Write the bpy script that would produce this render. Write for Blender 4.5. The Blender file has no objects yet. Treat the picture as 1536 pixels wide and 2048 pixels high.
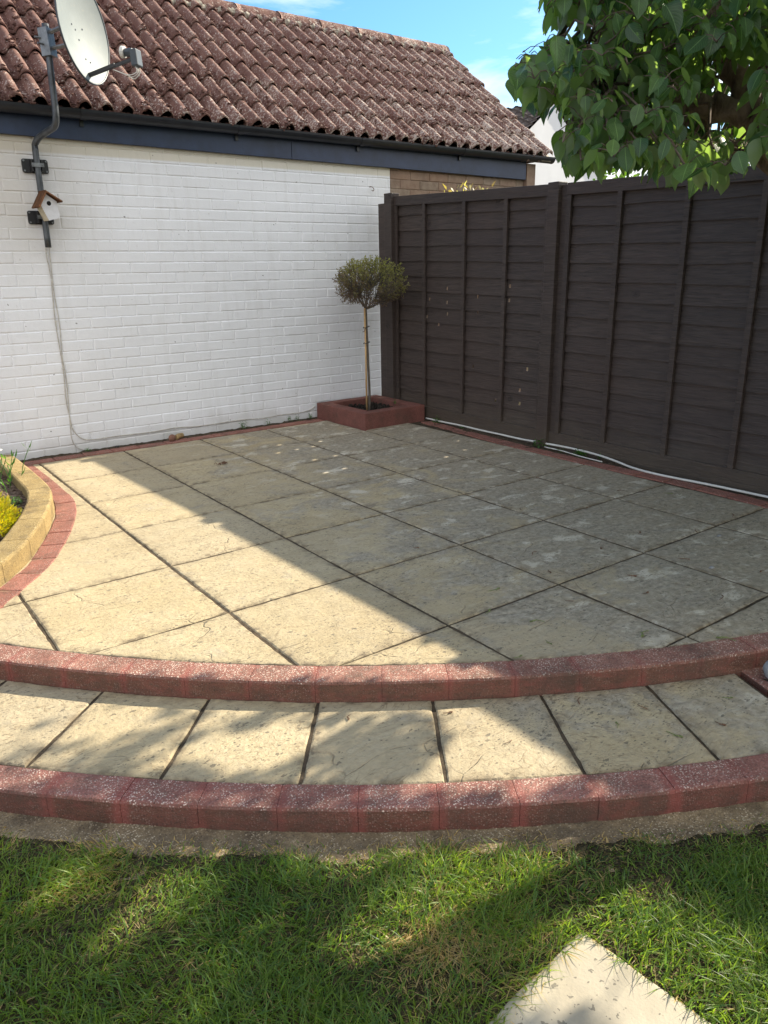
import bpy, math, random
import numpy as np
from mathutils import Vector

scene = bpy.context.scene
COL = scene.collection
RNG = np.random.default_rng(7)
random.seed(7)
R_ = math.radians

# ---------------------------------------------------------------- camera
YAW, PITCH, ROLL = R_(36.1666), R_(17.9543), R_(-0.991)
CAM_LOC = np.array([0.0, 0.0, 1.265])
_f = np.array([math.sin(YAW) * math.cos(PITCH), math.cos(YAW) * math.cos(PITCH), -math.sin(PITCH)])
_r = np.array([math.cos(YAW), -math.sin(YAW), 0.0])
_u = np.cross(_r, _f)
_r2 = math.cos(ROLL) * _r + math.sin(ROLL) * _u
_u2 = -math.sin(ROLL) * _r + math.cos(ROLL) * _u
from mathutils import Matrix
cam_d = bpy.data.cameras.new('camera')
cam = bpy.data.objects.new('camera', cam_d)
COL.objects.link(cam)
cam.matrix_world = Matrix(((_r2[0], _u2[0], -_f[0], 0), (_r2[1], _u2[1], -_f[1], 0),
                           (_r2[2], _u2[2], -_f[2], CAM_LOC[2]), (0, 0, 0, 1)))
cam_d.sensor_fit = 'HORIZONTAL'
cam_d.sensor_width = 36.0
cam_d.lens = 36.0 * 1501.25 / 1536.0
cam_d.clip_start = 0.02
cam_d.clip_end = 2000
scene.camera = cam

# ---------------------------------------------------------------- sky, sun, exposure
SUN_K, SUN_M = 1.50, 0.04           # shadow offset per metre of height: -x, -y
SUN_EL = math.atan(1 / math.hypot(SUN_K, SUN_M))
SUN_AZ = math.atan2(SUN_K, SUN_M)   # from +Y towards +X
world = bpy.data.worlds.new('World')
scene.world = world
world.use_nodes = True
wn, wl = world.node_tree.nodes, world.node_tree.links
wn.clear()
sky = wn.new('ShaderNodeTexSky')
sky.sky_type = 'NISHITA'
sky.sun_disc = False
sky.sun_elevation = SUN_EL
sky.sun_rotation = SUN_AZ
sky.air_density = 1.0
sky.dust_density = 0.6
sky.ozone_density = 1.6
tc = wn.new('ShaderNodeTexCoord')
mp = wn.new('ShaderNodeMapping')
mp.inputs['Rotation'].default_value = (0, 0, R_(-30))
mp.inputs['Scale'].default_value = (1.0, 2.2, 6.5)
nz = wn.new('ShaderNodeTexNoise')
nz.inputs['Scale'].default_value = 1.7
nz.inputs['Detail'].default_value = 9
nz.inputs['Roughness'].default_value = 0.58
nz.inputs['Distortion'].default_value = 0.5
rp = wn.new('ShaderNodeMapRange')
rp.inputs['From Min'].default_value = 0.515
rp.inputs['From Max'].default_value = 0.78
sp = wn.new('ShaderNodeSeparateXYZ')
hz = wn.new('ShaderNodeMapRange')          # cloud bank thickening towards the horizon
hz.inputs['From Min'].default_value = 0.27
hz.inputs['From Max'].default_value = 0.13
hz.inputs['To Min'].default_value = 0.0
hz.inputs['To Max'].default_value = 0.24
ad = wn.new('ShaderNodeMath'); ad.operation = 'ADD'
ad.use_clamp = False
bk_ = wn.new('ShaderNodeMapRange')          # unseen cloud added overhead and behind the camera as neutral fill light
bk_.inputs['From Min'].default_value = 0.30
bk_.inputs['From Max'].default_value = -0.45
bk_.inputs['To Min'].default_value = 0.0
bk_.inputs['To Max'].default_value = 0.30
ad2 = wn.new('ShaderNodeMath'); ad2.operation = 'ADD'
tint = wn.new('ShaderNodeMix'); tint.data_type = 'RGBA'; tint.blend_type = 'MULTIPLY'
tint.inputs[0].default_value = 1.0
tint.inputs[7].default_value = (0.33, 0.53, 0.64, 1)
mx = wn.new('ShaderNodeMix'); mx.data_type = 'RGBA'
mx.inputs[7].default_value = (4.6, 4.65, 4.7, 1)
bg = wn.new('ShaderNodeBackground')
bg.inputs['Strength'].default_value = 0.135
wo = wn.new('ShaderNodeOutputWorld')
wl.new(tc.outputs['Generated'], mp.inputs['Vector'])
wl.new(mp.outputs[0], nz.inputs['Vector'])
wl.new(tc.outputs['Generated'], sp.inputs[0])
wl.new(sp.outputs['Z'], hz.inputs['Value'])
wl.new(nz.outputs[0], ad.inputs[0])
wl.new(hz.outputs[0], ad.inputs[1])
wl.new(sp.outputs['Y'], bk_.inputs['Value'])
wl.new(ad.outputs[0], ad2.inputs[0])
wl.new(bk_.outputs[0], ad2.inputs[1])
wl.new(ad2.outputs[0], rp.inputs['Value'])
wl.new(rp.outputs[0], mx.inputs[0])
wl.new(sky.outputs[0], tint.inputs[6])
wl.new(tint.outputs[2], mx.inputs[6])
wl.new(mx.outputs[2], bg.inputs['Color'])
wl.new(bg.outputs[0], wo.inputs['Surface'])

sun_d = bpy.data.lights.new('sun', 'SUN')
sun_d.energy = 4.3
sun_d.angle = R_(0.53)
sun_d.color = (1.0, 0.90, 0.72)
sun = bpy.data.objects.new('sun', sun_d)
COL.objects.link(sun)
sun.location = (6, 0, 8)
_tow = Vector((SUN_K, SUN_M, 1.0)).normalized()
sun.rotation_euler = _tow.to_track_quat('Z', 'Y').to_euler()

scene.view_settings.view_transform = 'Standard'
scene.view_settings.look = 'None'
scene.view_settings.exposure = 1.36
scene.view_settings.gamma = 1.0

# ---------------------------------------------------------------- node helpers
class Mat:
    def __init__(s, name):
        s.m = bpy.data.materials.new(name)
        s.m.use_nodes = True
        s.t = s.m.node_tree
        s.t.nodes.clear()
        s.out = s.n('ShaderNodeOutputMaterial')
        s.b = s.n('ShaderNodeBsdfPrincipled')
        s.l(s.b.outputs[0], s.out.inputs[0])
        s._geo = None
    def n(s, k): return s.t.nodes.new(k)
    def l(s, a, b): s.t.links.new(a, b)
    def put(s, v, sock):
        if v is None: return
        if isinstance(v, bpy.types.NodeSocket): s.l(v, sock)
        else:
            if isinstance(v, (tuple, list)) and len(v) == 3 and sock.type == 'RGBA': v = (*v, 1)
            sock.default_value = v
    def pos(s):
        if s._geo is None: s._geo = s.n('ShaderNodeNewGeometry')
        return s._geo.outputs['Position']
    def nor(s):
        s.pos(); return s._geo.outputs['Normal']
    def map(s, v, scale=(1, 1, 1), loc=(0, 0, 0), rot=(0, 0, 0)):
        m = s.n('ShaderNodeMapping'); s.put(v, m.inputs[0])
        m.inputs['Scale'].default_value = scale; m.inputs['Location'].default_value = loc
        m.inputs['Rotation'].default_value = rot
        return m.outputs[0]
    def noise(s, v, scale, detail=4, rough=0.55, dist=0.0, color=False):
        m = s.n('ShaderNodeTexNoise'); s.put(v, m.inputs['Vector'])
        m.inputs['Scale'].default_value = scale; m.inputs['Detail'].default_value = detail
        m.inputs['Roughness'].default_value = rough; m.inputs['Distortion'].default_value = dist
        return m.outputs[1 if color else 0]
    def voro(s, v, scale, feat='F1', out='Distance', rnd=1.0):
        m = s.n('ShaderNodeTexVoronoi'); m.feature = feat; s.put(v, m.inputs['Vector'])
        m.inputs['Scale'].default_value = scale; m.inputs['Randomness'].default_value = rnd
        return m.outputs[out]
    def math(s, op, a, b=0.0, c=0.0, clamp=False):
        m = s.n('ShaderNodeMath'); m.operation = op; m.use_clamp = clamp
        s.put(a, m.inputs[0]); s.put(b, m.inputs[1]); s.put(c, m.inputs[2])
        return m.outputs[0]
    def rng(s, v, a, b, c=0.0, d=1.0, smooth=False):
        m = s.n('ShaderNodeMapRange'); s.put(v, m.inputs[0])
        if smooth: m.interpolation_type = 'SMOOTHSTEP'
        for i, x in enumerate((a, b, c, d)): s.put(x, m.inputs[i + 1])
        return m.outputs[0]
    def mix(s, f, a, b, mode='MIX'):
        m = s.n('ShaderNodeMix'); m.data_type = 'RGBA'; m.blend_type = mode
        m.clamp_factor = True
        s.put(f, m.inputs[0]); s.put(a, m.inputs[6]); s.put(b, m.inputs[7])
        return m.outputs[2]
    def sep(s, v):
        m = s.n('ShaderNodeSeparateXYZ'); s.put(v, m.inputs[0]); return m.outputs
    def attr(s, name):
        m = s.n('ShaderNodeAttribute'); m.attribute_name = name; return m.outputs
    def bump(s, h, strength=0.5, dist=0.01, nrm=None):
        m = s.n('ShaderNodeBump'); s.put(h, m.inputs['Height'])
        m.inputs['Strength'].default_value = strength; m.inputs['Distance'].default_value = dist
        if nrm is not None: s.l(nrm, m.inputs['Normal'])
        s.l(m.outputs[0], s.b.inputs['Normal']); return m.outputs[0]
    def base(s, c, rough=0.85, spec=None, metal=None):
        s.put(c, s.b.inputs['Base Color']); s.put(rough, s.b.inputs['Roughness'])
        if spec is not None: s.put(spec, s.b.inputs['Specular IOR Level'])
        if metal is not None: s.put(metal, s.b.inputs['Metallic'])

def vary(m, c, amt=0.25, scale=4.0):
    f = m.noise(m.pos(), scale, 5)
    lo = tuple(x * (1 - amt) for x in c); hi = tuple(min(1, x * (1 + amt)) for x in c)
    return m.mix(m.rng(f, 0.3, 0.7), lo, hi)

def simple(name, c, rough=0.6, amt=0.15, scale=6.0, metal=0.0, bump=0.15, bscale=120, spec=0.5):
    m = Mat(name)
    m.base(vary(m, c, amt, scale), rough, spec, metal)
    if bump: m.bump(m.noise(m.pos(), bscale, 4), bump, 0.002)
    return m.m

def mat_slab(name, algae=True):
    m = Mat(name)
    p = m.pos(); s = m.sep(p)
    cell = m.attr('tone')[2]
    n1 = m.noise(p, 1.7, 5, 0.6, 0.4)
    n2 = m.noise(p, 7.0, 6, 0.65)
    n3 = m.noise(p, 60.0, 4, 0.6)
    c = m.mix(m.rng(n1, 0.35, 0.68), (0.41, 0.33, 0.195), (0.53, 0.44, 0.275))
    c = m.mix(m.rng(n2, 0.45, 0.75, 0, 0.55), c, (0.50, 0.43, 0.31))
    c = m.mix(m.rng(n3, 0.38, 0.66, 0, 0.42), c, (0.29, 0.225, 0.13))
    c = m.mix(m.rng(m.noise(p, 210, 2), 0.5, 0.7, 0, 0.35), c, (0.30, 0.25, 0.16))
    c = m.mix(m.rng(cell, 0, 1, 0, 0.55), c, (0.37, 0.32, 0.235))
    # grey algae film, growing on the side under the tree
    g = m.math('ADD', m.rng(s[0], 1.3, 3.4, 0, 0.27), m.rng(s[1], 3.6, 1.2, 0, 0.12))
    g = m.math('MULTIPLY', g, m.rng(s[0], 1.0, 2.1, 0, 1))
    ga = m.rng(m.math('ADD', m.noise(p, 3.6, 9, 0.72, 0.5), g), 0.57, 0.73, 0, 0.85, True)
    c = m.mix(ga, c, m.mix(m.rng(m.noise(p, 34, 5, 0.7), 0.3, 0.7), (0.155, 0.138, 0.108), (0.46, 0.415, 0.335)))
    # pale flaked and worn patches in the film
    pp = m.map(p, (1.0, 1.5, 1), rot=(0, 0, 0.5))
    fl = m.rng(m.math('ADD', m.noise(pp, 5.2, 5, 0.6, 0.25), m.math('MULTIPLY', m.math('SUBTRACT', m.noise(p, 60, 3), 0.5), 0.12)), 0.565, 0.645)
    fl = m.math('MULTIPLY', fl, m.rng(s[0], 1.7, 2.5, 0.0, 0.90))
    c = m.mix(fl, c, (0.60, 0.55, 0.45))
    # black lichen specks
    dens = m.math('ADD', m.math('MULTIPLY', m.noise(p, 2.3, 4, 0.6), 0.55), m.math('MULTIPLY', m.noise(m.map(p, (1, 1.8, 1)), 8.5, 5, 0.65), 0.45))
    spk = None
    for sc_, rmax, lo_, hi_, of in ((46, 0.36, 0.99, 0.52, 0.0), (95, 0.42, 0.96, 0.40, 3.1)):
        q_ = m.map(p, (0.75, 1.35, 1), loc=(of, of * 2, 0))
        d_ = m.math('ADD', m.voro(q_, sc_), m.math('MULTIPLY', m.math('SUBTRACT', m.noise(q_, sc_ * 2.4, 4, 0.65), 0.5), 1.5))
        cs_ = m.sep(m.voro(q_, sc_, 'F1', 'Color'))
        on = m.math('GREATER_THAN', cs_[0], m.rng(dens, 0.42, 0.62, lo_, hi_))
        k_ = m.math('MULTIPLY', on, m.math('LESS_THAN', d_, m.math('MULTIPLY', cs_[1], rmax)))
        spk = k_ if spk is None else m.math('MAXIMUM', spk, k_)
    spk2 = m.math('MULTIPLY', m.math('GREATER_THAN', m.noise(p, 170, 2), 0.64), m.rng(dens, 0.42, 0.62))
    c = m.mix(m.math('MULTIPLY', m.math('MAXIMUM', spk, spk2), 0.78), c, (0.105, 0.095, 0.075))
    # grime gathered along the joints
    e = m.attr('edge')[2]
    eg = m.math('MULTIPLY', m.rng(e, 0.0, 1.0), m.rng(m.noise(p, 22, 4), 0.42, 0.62))
    c = m.mix(m.math('MULTIPLY', eg, 0.85), c, (0.14, 0.11, 0.075))
    # riven relief
    q = m.map(p, (1.0, 1.9, 1), rot=(0, 0, 0.35))
    wr = m.math('ADD', q, 0.0)
    dis = m.noise(q, 2.0, 3, 0.5, 0.0, True)
    va = m.n('ShaderNodeVectorMath'); va.operation = 'ADD'
    vs = m.n('ShaderNodeVectorMath'); vs.operation = 'SCALE'; vs.inputs['Scale'].default_value = 0.45
    m.l(dis, vs.inputs[0]); m.l(q, va.inputs[0]); m.l(vs.outputs[0], va.inputs[1])
    vv = m.voro(va.outputs[0], 2.1, 'DISTANCE_TO_EDGE')
    mask = m.math('MULTIPLY', m.rng(m.noise(p, 2.9, 2), 0.50, 0.60), m.rng(m.noise(p, 9, 2), 0.40, 0.55, 0.1, 1))
    crk = m.math('MULTIPLY', m.rng(vv, 0.0, 0.011, 1, 0), mask)
    step = m.noise(m.map(va.outputs[0], (1.0, 1.7, 1)), 3.1, 5, 0.5, 0.9)
    st = m.math('SNAP', step, 0.045)
    h = m.math('ADD', m.math('MULTIPLY', st, 0.9), m.math('MULTIPLY', n2, 0.35))
    h = m.math('ADD', h, m.math('MULTIPLY', n3, 0.09))
    h = m.math('SUBTRACT', h, m.math('MULTIPLY', crk, 0.10))
    c = m.mix(m.math('MULTIPLY', crk, 0.55), c, (0.17, 0.13, 0.085))
    fr_ = m.math('FRACT', m.math('DIVIDE', step, 0.06))
    ln = m.math('MULTIPLY', m.rng(fr_, 0.0, 0.20, 1, 0), m.rng(m.noise(p, 4.3, 5, 0.7), 0.44, 0.56))
    c = m.mix(m.rng(m.math('FRACT', m.math('DIVIDE', st, 0.31)), 0, 1, 0, 0.22), c, (0.34, 0.26, 0.15))
    c = m.mix(m.math('MULTIPLY', ln, 0.72), c, (0.16, 0.115, 0.065))  # ridge edges darkened in colour: dirt plus relief shading too fine for the bump
    m.base(c, 0.82, 0.3)
    m.bump(h, 1.0, 0.034)
    return m.m

def mat_mortar():
    m = Mat('dark_mortar')
    p = m.pos()
    c = m.mix(m.rng(m.noise(p, 18, 6, 0.7), 0.35, 0.65), (0.035, 0.027, 0.019), (0.11, 0.082, 0.055))
    m.base(c, 0.95, 0.2)
    m.bump(m.noise(p, 90, 6, 0.7), 0.8, 0.01)
    return m.m

def mat_block(name, a, b, speck, speckle=0.62, paint=None, front=None):
    m = Mat(name)
    p = m.pos()
    t = m.attr('tone')[2]
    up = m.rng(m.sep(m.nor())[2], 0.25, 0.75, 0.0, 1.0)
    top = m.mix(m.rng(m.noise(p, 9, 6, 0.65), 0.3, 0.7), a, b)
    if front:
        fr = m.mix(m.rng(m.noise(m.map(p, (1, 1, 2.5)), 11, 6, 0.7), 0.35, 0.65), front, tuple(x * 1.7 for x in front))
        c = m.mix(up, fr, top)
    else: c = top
    c = m.mix(m.rng(t, 0, 1, 0, 0.45), c, tuple(x * 0.6 for x in a))
    c = m.mix(m.rng(m.noise(p, 150, 3, 0.7), 0.4, 0.65, 0, 0.5), c, tuple(x * 0.45 for x in a))
    # exposed light aggregate
    pw = m.map(p, (1, 1, 1))
    vn = m.voro(pw, 185, 'F1', 'Color'); vs = m.sep(vn)
    d = m.math('ADD', m.voro(pw, 185, 'F1', 'Distance'), m.math('MULTIPLY', m.math('SUBTRACT', m.noise(p, 420, 2), 0.5), 0.35))
    wear = m.rng(m.noise(p, 6.5, 5, 0.7), 0.34, 0.60, 0.10, 1.0)
    k = m.math('MULTIPLY', m.rng(vs[0], speckle, 0.85, 0.0, 1.0), m.rng(d, 0.30, 0.50, 1, 0))
    k = m.math('MULTIPLY', m.math('MULTIPLY', k, m.math('ADD', m.math('MULTIPLY', up, 0.85), 0.15)), wear)
    k = m.math('MULTIPLY', k, 1.5, clamp=True)
    c = m.mix(k, c, m.mix(vs[2], speck, tuple(x * 0.62 for x in speck)))
    dk = m.math('MULTIPLY', m.math('LESS_THAN', vs[1], 0.22), m.math('LESS_THAN', d, 0.42))
    c = m.mix(m.math('MULTIPLY', dk, 0.6), c, (0.04, 0.025, 0.02))
    if paint:   # bands of red masonry paint over the mortar joints
        j = m.attr('edge')[2]
        amt, lo, hi = paint[3]
        jn = m.rng(m.math('ADD', j, m.math('MULTIPLY', m.math('SUBTRACT', m.noise(p, 30, 4), 0.5), 0.5)), lo, hi)
        jn = m.math('MULTIPLY', jn, m.rng(m.noise(p, 7, 3), 0.38, 0.52, 0.35, 1.0))
        pc = m.mix(m.noise(p, 14, 4), tuple(x * .75 for x in paint[:3]), tuple(x * 1.15 for x in paint[:3]))
        c = m.mix(m.math('MULTIPLY', jn, amt), c, pc)
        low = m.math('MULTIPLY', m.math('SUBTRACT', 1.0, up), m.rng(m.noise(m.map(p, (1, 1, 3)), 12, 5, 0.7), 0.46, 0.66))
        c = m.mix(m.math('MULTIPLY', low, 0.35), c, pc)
    gr = m.rng(m.noise(p, 5.3, 9, 0.78), 0.48, 0.70, 0, 0.75)
    c = m.mix(gr, c, (0.065, 0.05, 0.038))
    m.base(c, 0.85, 0.3)
    h = m.math('ADD', m.math('MULTIPLY', d, -0.6), m.math('MULTIPLY', m.noise(p, 25, 5), 1.2))
    m.bump(h, 0.6, 0.004)
    return m.m

def mat_wall():
    # painted brick: bonding from real mesh courses, paint film with stains
    m = Mat('white_painted_brick')
    p = m.pos(); s = m.sep(p)
    c = m.mix(m.rng(m.noise(p, 1.3, 5, 0.6), 0.3, 0.7), (0.76, 0.77, 0.80), (0.83, 0.84, 0.87))
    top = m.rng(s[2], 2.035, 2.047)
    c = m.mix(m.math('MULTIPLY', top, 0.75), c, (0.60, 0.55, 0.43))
    # old cream paint and grime beside the pole
    dx = m.math('SUBTRACT', s[0], 1.20)
    lf = m.rng(m.math('ADD', m.math('ABSOLUTE', dx), m.math('MULTIPLY', m.noise(p, 3.0, 4), 0.5)), 0.25, 0.95, 1, 0)
    lf = m.math('MULTIPLY', lf, m.rng(s[2], 1.1, 1.7, 0, 0.55))
    c = m.mix(lf, c, (0.50, 0.45, 0.37))
    # damp low band and run streaks
    st = m.noise(m.map(p, (9, 1, 0.9)), 2.0, 5, 0.6)
    c = m.mix(m.math('MULTIPLY', m.rng(st, 0.52, 0.75), 0.16), c, (0.42, 0.40, 0.36))
    low = m.math('ADD', m.math('MULTIPLY', s[2], 3.4), m.noise(p, 5, 5))
    c = m.mix(m.rng(low, 1.05, 0.45, 0, 0.45), c, (0.36, 0.33, 0.26))
    g = m.rng(m.noise(p, 26, 5, 0.65), 0.66, 0.72, 0, 0.35)
    c = m.mix(g, c, (0.33, 0.30, 0.25))
    dot = m.math('GREATER_THAN', m.noise(p, 33, 1), 0.80)
    c = m.mix(m.math('MULTIPLY', dot, 0.7), c, (0.08, 0.07, 0.06))
    m.base(c, 0.55, 0.4)
    h = m.math('ADD', m.math('MULTIPLY', m.noise(p, 16, 5), 1.0), m.math('MULTIPLY', m.noise(p, 75, 4), 0.4))
    m.bump(h, 0.45, 0.006)
    return m.m

def mat_brownbrick():
    m = Mat('brown_brick')
    p = m.pos(); t = m.attr('tone')[2]
    c = m.mix(m.rng(m.noise(p, 20, 5), 0.3, 0.7), (0.20, 0.15, 0.115), (0.31, 0.25, 0.195))
    c = m.mix(m.math('MULTIPLY', t, 0.6), c, (0.28, 0.17, 0.12))
    c = m.mix(m.rng(m.noise(p, 2.2, 3), 0.5, 0.7, 0, 0.4), c, (0.12, 0.09, 0.07))
    m.base(c, 0.9, 0.2)
    m.bump(m.noise(p, 90, 5), 0.6, 0.004)
    return m.m

def mat_fence():
    m = Mat('dark_brown_fence_stain')
    p = m.pos(); s = m.sep(p)
    t = m.attr('tone')[2]
    off = m.n('ShaderNodeCombineXYZ'); m.put(m.math('MULTIPLY', t, 17.0), off.inputs[1])
    va = m.n('ShaderNodeVectorMath'); va.operation = 'ADD'; m.l(p, va.inputs[0]); m.l(off.outputs[0], va.inputs[1])
    pv = va.outputs[0]
    gr = m.noise(m.map(pv, (1, 2.2, 34)), 3.0, 5, 0.6, 0.8)
    c = m.mix(m.rng(gr, 0.3, 0.7), (0.034, 0.026, 0.023), (0.086, 0.064, 0.055))
    c = m.mix(m.rng(m.noise(p, 1.4, 4), 0.4, 0.7, 0, 0.55), c, (0.066, 0.043, 0.035))
    c = m.mix(m.math('MULTIPLY', t, 0.30), c, (0.035, 0.028, 0.027))
    kp = m.map(pv, (1, 1.0, 1.5))
    v = m.voro(kp, 2.6)
    knot = m.rng(v, 0.02, 0.11, 1, 0)
    c = m.mix(m.math('MULTIPLY', knot, 0.6), c, (0.02, 0.016, 0.015))
    # soil splash and worn stain near the bottom
    low = m.rng(m.math('ADD', s[2], m.math('MULTIPLY', m.noise(p, 9, 5), 0.3)), 0.42, 0.16, 0, 0.5)
    c = m.mix(low, c, (0.105, 0.085, 0.06))
    sc = m.math('GREATER_THAN', m.noise(m.map(p, (1, 7, 2.0)), 9.0, 3, 0.5), 0.80)
    c = m.mix(m.math('MULTIPLY', sc, 0.5), c, (0.32, 0.28, 0.25))
    m.base(c, 0.55, 0.35)
    ring = m.math('SINE', m.math('MULTIPLY', v, 120))
    h = m.math('ADD', gr, m.math('MULTIPLY', m.math('MULTIPLY', ring, m.rng(v, 0.04, 0.16, 0.4, 0)), 0.6))
    m.bump(h, 0.7, 0.008)
    return m.m

def mat_tile():
    m = Mat('weathered_clay_tile')
    p = m.pos(); s = m.sep(p)
    t = m.attr('tone')[2]
    c = m.mix(m.rng(m.noise(p, 5, 5), 0.3, 0.7), (0.120, 0.062, 0.050), (0.215, 0.122, 0.098))
    c = m.mix(m.math('MULTIPLY', t, 0.5), c, (0.15, 0.085, 0.072))
    c = m.mix(m.rng(m.noise(p, 45, 5, 0.7), 0.45, 0.7, 0, 0.5), c, (0.235, 0.15, 0.125))
    # moss bloom
    c = m.mix(m.rng(m.noise(p, 12, 7, 0.75), 0.50, 0.62, 0, 0.6), c, (0.15, 0.068, 0.06))
    # moss in the pans, painted darker for the shading between the rolls
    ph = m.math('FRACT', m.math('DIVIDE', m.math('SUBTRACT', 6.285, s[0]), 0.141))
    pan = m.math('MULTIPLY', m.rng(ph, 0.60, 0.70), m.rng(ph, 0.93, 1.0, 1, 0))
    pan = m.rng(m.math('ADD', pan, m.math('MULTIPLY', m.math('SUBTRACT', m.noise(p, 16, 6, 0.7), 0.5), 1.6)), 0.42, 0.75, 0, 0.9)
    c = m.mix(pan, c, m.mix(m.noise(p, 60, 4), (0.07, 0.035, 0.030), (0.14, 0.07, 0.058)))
    # white lichen patches, thicker towards the verge and the eaves
    b = m.math('ADD', m.rng(s[0], 1.0, 6.0, 0.0, 0.095), m.rng(s[2], 2.9, 2.3, 0, 0.05))
    l = m.math('ADD', m.noise(p, 60, 5, 0.7), m.math('MULTIPLY', m.noise(p, 5.0, 3), 0.25))
    li = m.rng(m.math('ADD', l, b), 0.745, 0.78)
    c = m.mix(m.math('MULTIPLY', li, 0.78), c, (0.50, 0.44, 0.39))
    m.base(c, 0.92, 0.2)
    m.bump(m.math('ADD', m.noise(p, 90, 6, 0.7), m.math('MULTIPLY', m.noise(p, 26, 4), 0.5)), 0.8, 0.008)
    return m.m

def mat_moss(name, a, b):
    m = Mat(name)
    p = m.pos()
    c = m.mix(m.rng(m.noise(p, 40, 5), 0.35, 0.65), a, b)
    m.base(c, 1.0, 0.1)
    m.bump(m.noise(p, 220, 5, 0.8), 1.0, 0.01)
    return m.m

def mat_leaf(name, a, b, under=None, trans=0.45, gloss=0.38, veins=True):
    m = Mat(name)
    col = m.attr('tone')[2]
    uv = m.n('ShaderNodeUVMap').outputs[0]
    s = m.sep(uv)
    c = m.mix(col, a, b)
    mot = m.noise(m.pos(), 55, 3)
    c = m.mix(m.rng(mot, 0.35, 0.7, 0, 0.35), c, tuple(x * 0.6 for x in a))
    hh = None
    if veins:
        ax = m.math('ABSOLUTE', s[0])
        mid = m.rng(ax, 0.02, 0.075, 1, 0)
        sv = m.math('SINE', m.math('MULTIPLY', m.math('SUBTRACT', s[1], m.math('MULTIPLY', ax, 0.35)), 62))
        vl = m.math('MULTIPLY', m.rng(sv, 0.82, 1.0), 0.30)
        vv = m.math('MAXIMUM', m.math('MULTIPLY', mid, 0.45), m.math('MULTIPLY', vl, 0.5))
        c = m.mix(vv, c, tuple(min(1, x * 2.2 + 0.03) for x in b))
        hh = m.math('SUBTRACT', m.math('MULTIPLY', m.math('SINE', m.math('MULTIPLY', m.math('SUBTRACT', s[1], m.math('MULTIPLY', ax, 0.35)), 62)), 0.3), m.math('MULTIPLY', mid, 1.0))
    if under is not None:
        bf = m.n('ShaderNodeNewGeometry').outputs['Backfacing']
        c = m.mix(bf, c, under)
    m.base(c, gloss, 0.5)
    if hh is not None: m.bump(hh, 0.35, 0.0015)
    tr = m.n('ShaderNodeBsdfTranslucent')
    m.l(m.mix(1.0, c, (2.7, 2.9, 0.8, 1), 'MULTIPLY'), tr.inputs[0])
    ms = m.n('ShaderNodeMixShader'); ms.inputs[0].default_value = trans
    m.l(m.b.outputs[0], ms.inputs[1]); m.l(tr.outputs[0], ms.inputs[2]); m.l(ms.outputs[0], m.out.inputs[0])
    return m.m

def mat_blade():
    m = Mat('grass_blade')
    cn = m.n('ShaderNodeAttribute'); cn.attribute_name = 'bcol'
    m.base(cn.outputs[0], 0.45, 0.4)
    tr = m.n('ShaderNodeBsdfTranslucent')
    m.l(m.mix(1.0, cn.outputs[0], (2.5, 2.4, 0.9, 1), 'MULTIPLY'), tr.inputs[0])
    ms = m.n('ShaderNodeMixShader'); ms.inputs[0].default_value = 0.48
    m.l(m.b.outputs[0], ms.inputs[1]); m.l(tr.outputs[0], ms.inputs[2]); m.l(ms.outputs[0], m.out.inputs[0])
    return m.m

def mat_bark(name, a, b, sc=14.0):
    m = Mat(name)
    p = m.pos()
    n = m.noise(m.map(p, (1, 1, 0.35)), sc, 6, 0.65, 0.6)
    m.base(m.mix(m.rng(n, 0.3, 0.7), a, b), 0.95, 0.15)
    m.bump(n, 0.9, 0.012)
    return m.m

def mat_soil(name, a, b, gravel=80):
    m = Mat(name)
    p = m.pos()
    v = m.voro(p, gravel, 'F1', 'Color'); vs = m.sep(v)
    c = m.mix(m.rng(m.noise(p, 30, 5), 0.35, 0.65), a, b)
    c = m.mix(m.rng(vs[0], 0.4, 1.0, 0, 0.6), c, tuple(min(1, x * 1.9) for x in b))
    m.base(c, 1.0, 0.1)
    m.bump(m.math('SUBTRACT', m.noise(p, 50, 5), m.math('MULTIPLY', m.voro(p, gravel), 0.8)), 1.0, 0.02)
    return m.m

M = {}
M['slab'] = mat_slab('riven_cream_slab')
M['mortar'] = mat_mortar()
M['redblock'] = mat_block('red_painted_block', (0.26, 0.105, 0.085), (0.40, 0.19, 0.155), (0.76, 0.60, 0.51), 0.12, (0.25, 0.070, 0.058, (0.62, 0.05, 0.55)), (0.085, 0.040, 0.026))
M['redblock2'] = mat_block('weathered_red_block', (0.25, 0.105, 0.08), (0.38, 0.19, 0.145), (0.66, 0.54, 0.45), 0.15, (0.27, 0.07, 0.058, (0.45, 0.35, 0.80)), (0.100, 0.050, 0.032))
M['redpaver'] = mat_block('red_paver', (0.27, 0.105, 0.080), (0.37, 0.165, 0.125), (0.52, 0.38, 0.32), 0.62)
M['planter'] = mat_block('planter_red_paint', (0.17, 0.070, 0.056), (0.29, 0.115, 0.095), (0.36, 0.24, 0.20), 0.85)
M['kerb'] = mat_block('yellow_kerb', (0.30, 0.21, 0.085), (0.45, 0.335, 0.15), (0.55, 0.44, 0.25), 0.35)
M['wall'] = mat_wall()
M['brick'] = mat_brownbrick()
M['fence'] = mat_fence()
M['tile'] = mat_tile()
M['moss'] = mat_moss('roof_moss', (0.10, 0.048, 0.042), (0.20, 0.12, 0.10))
M['fascia'] = simple('navy_fascia_paint', (0.019, 0.033, 0.076), 0.42, 0.25, 9, 0, 0.25, 60)
M['gutter'] = simple('black_gutter_plastic', (0.020, 0.022, 0.028), 0.34, 0.25, 9, 0, 0.05, 60)
M['dirt'] = mat_soil('dirt', (0.05, 0.038, 0.026), (0.11, 0.085, 0.06), 120)
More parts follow.
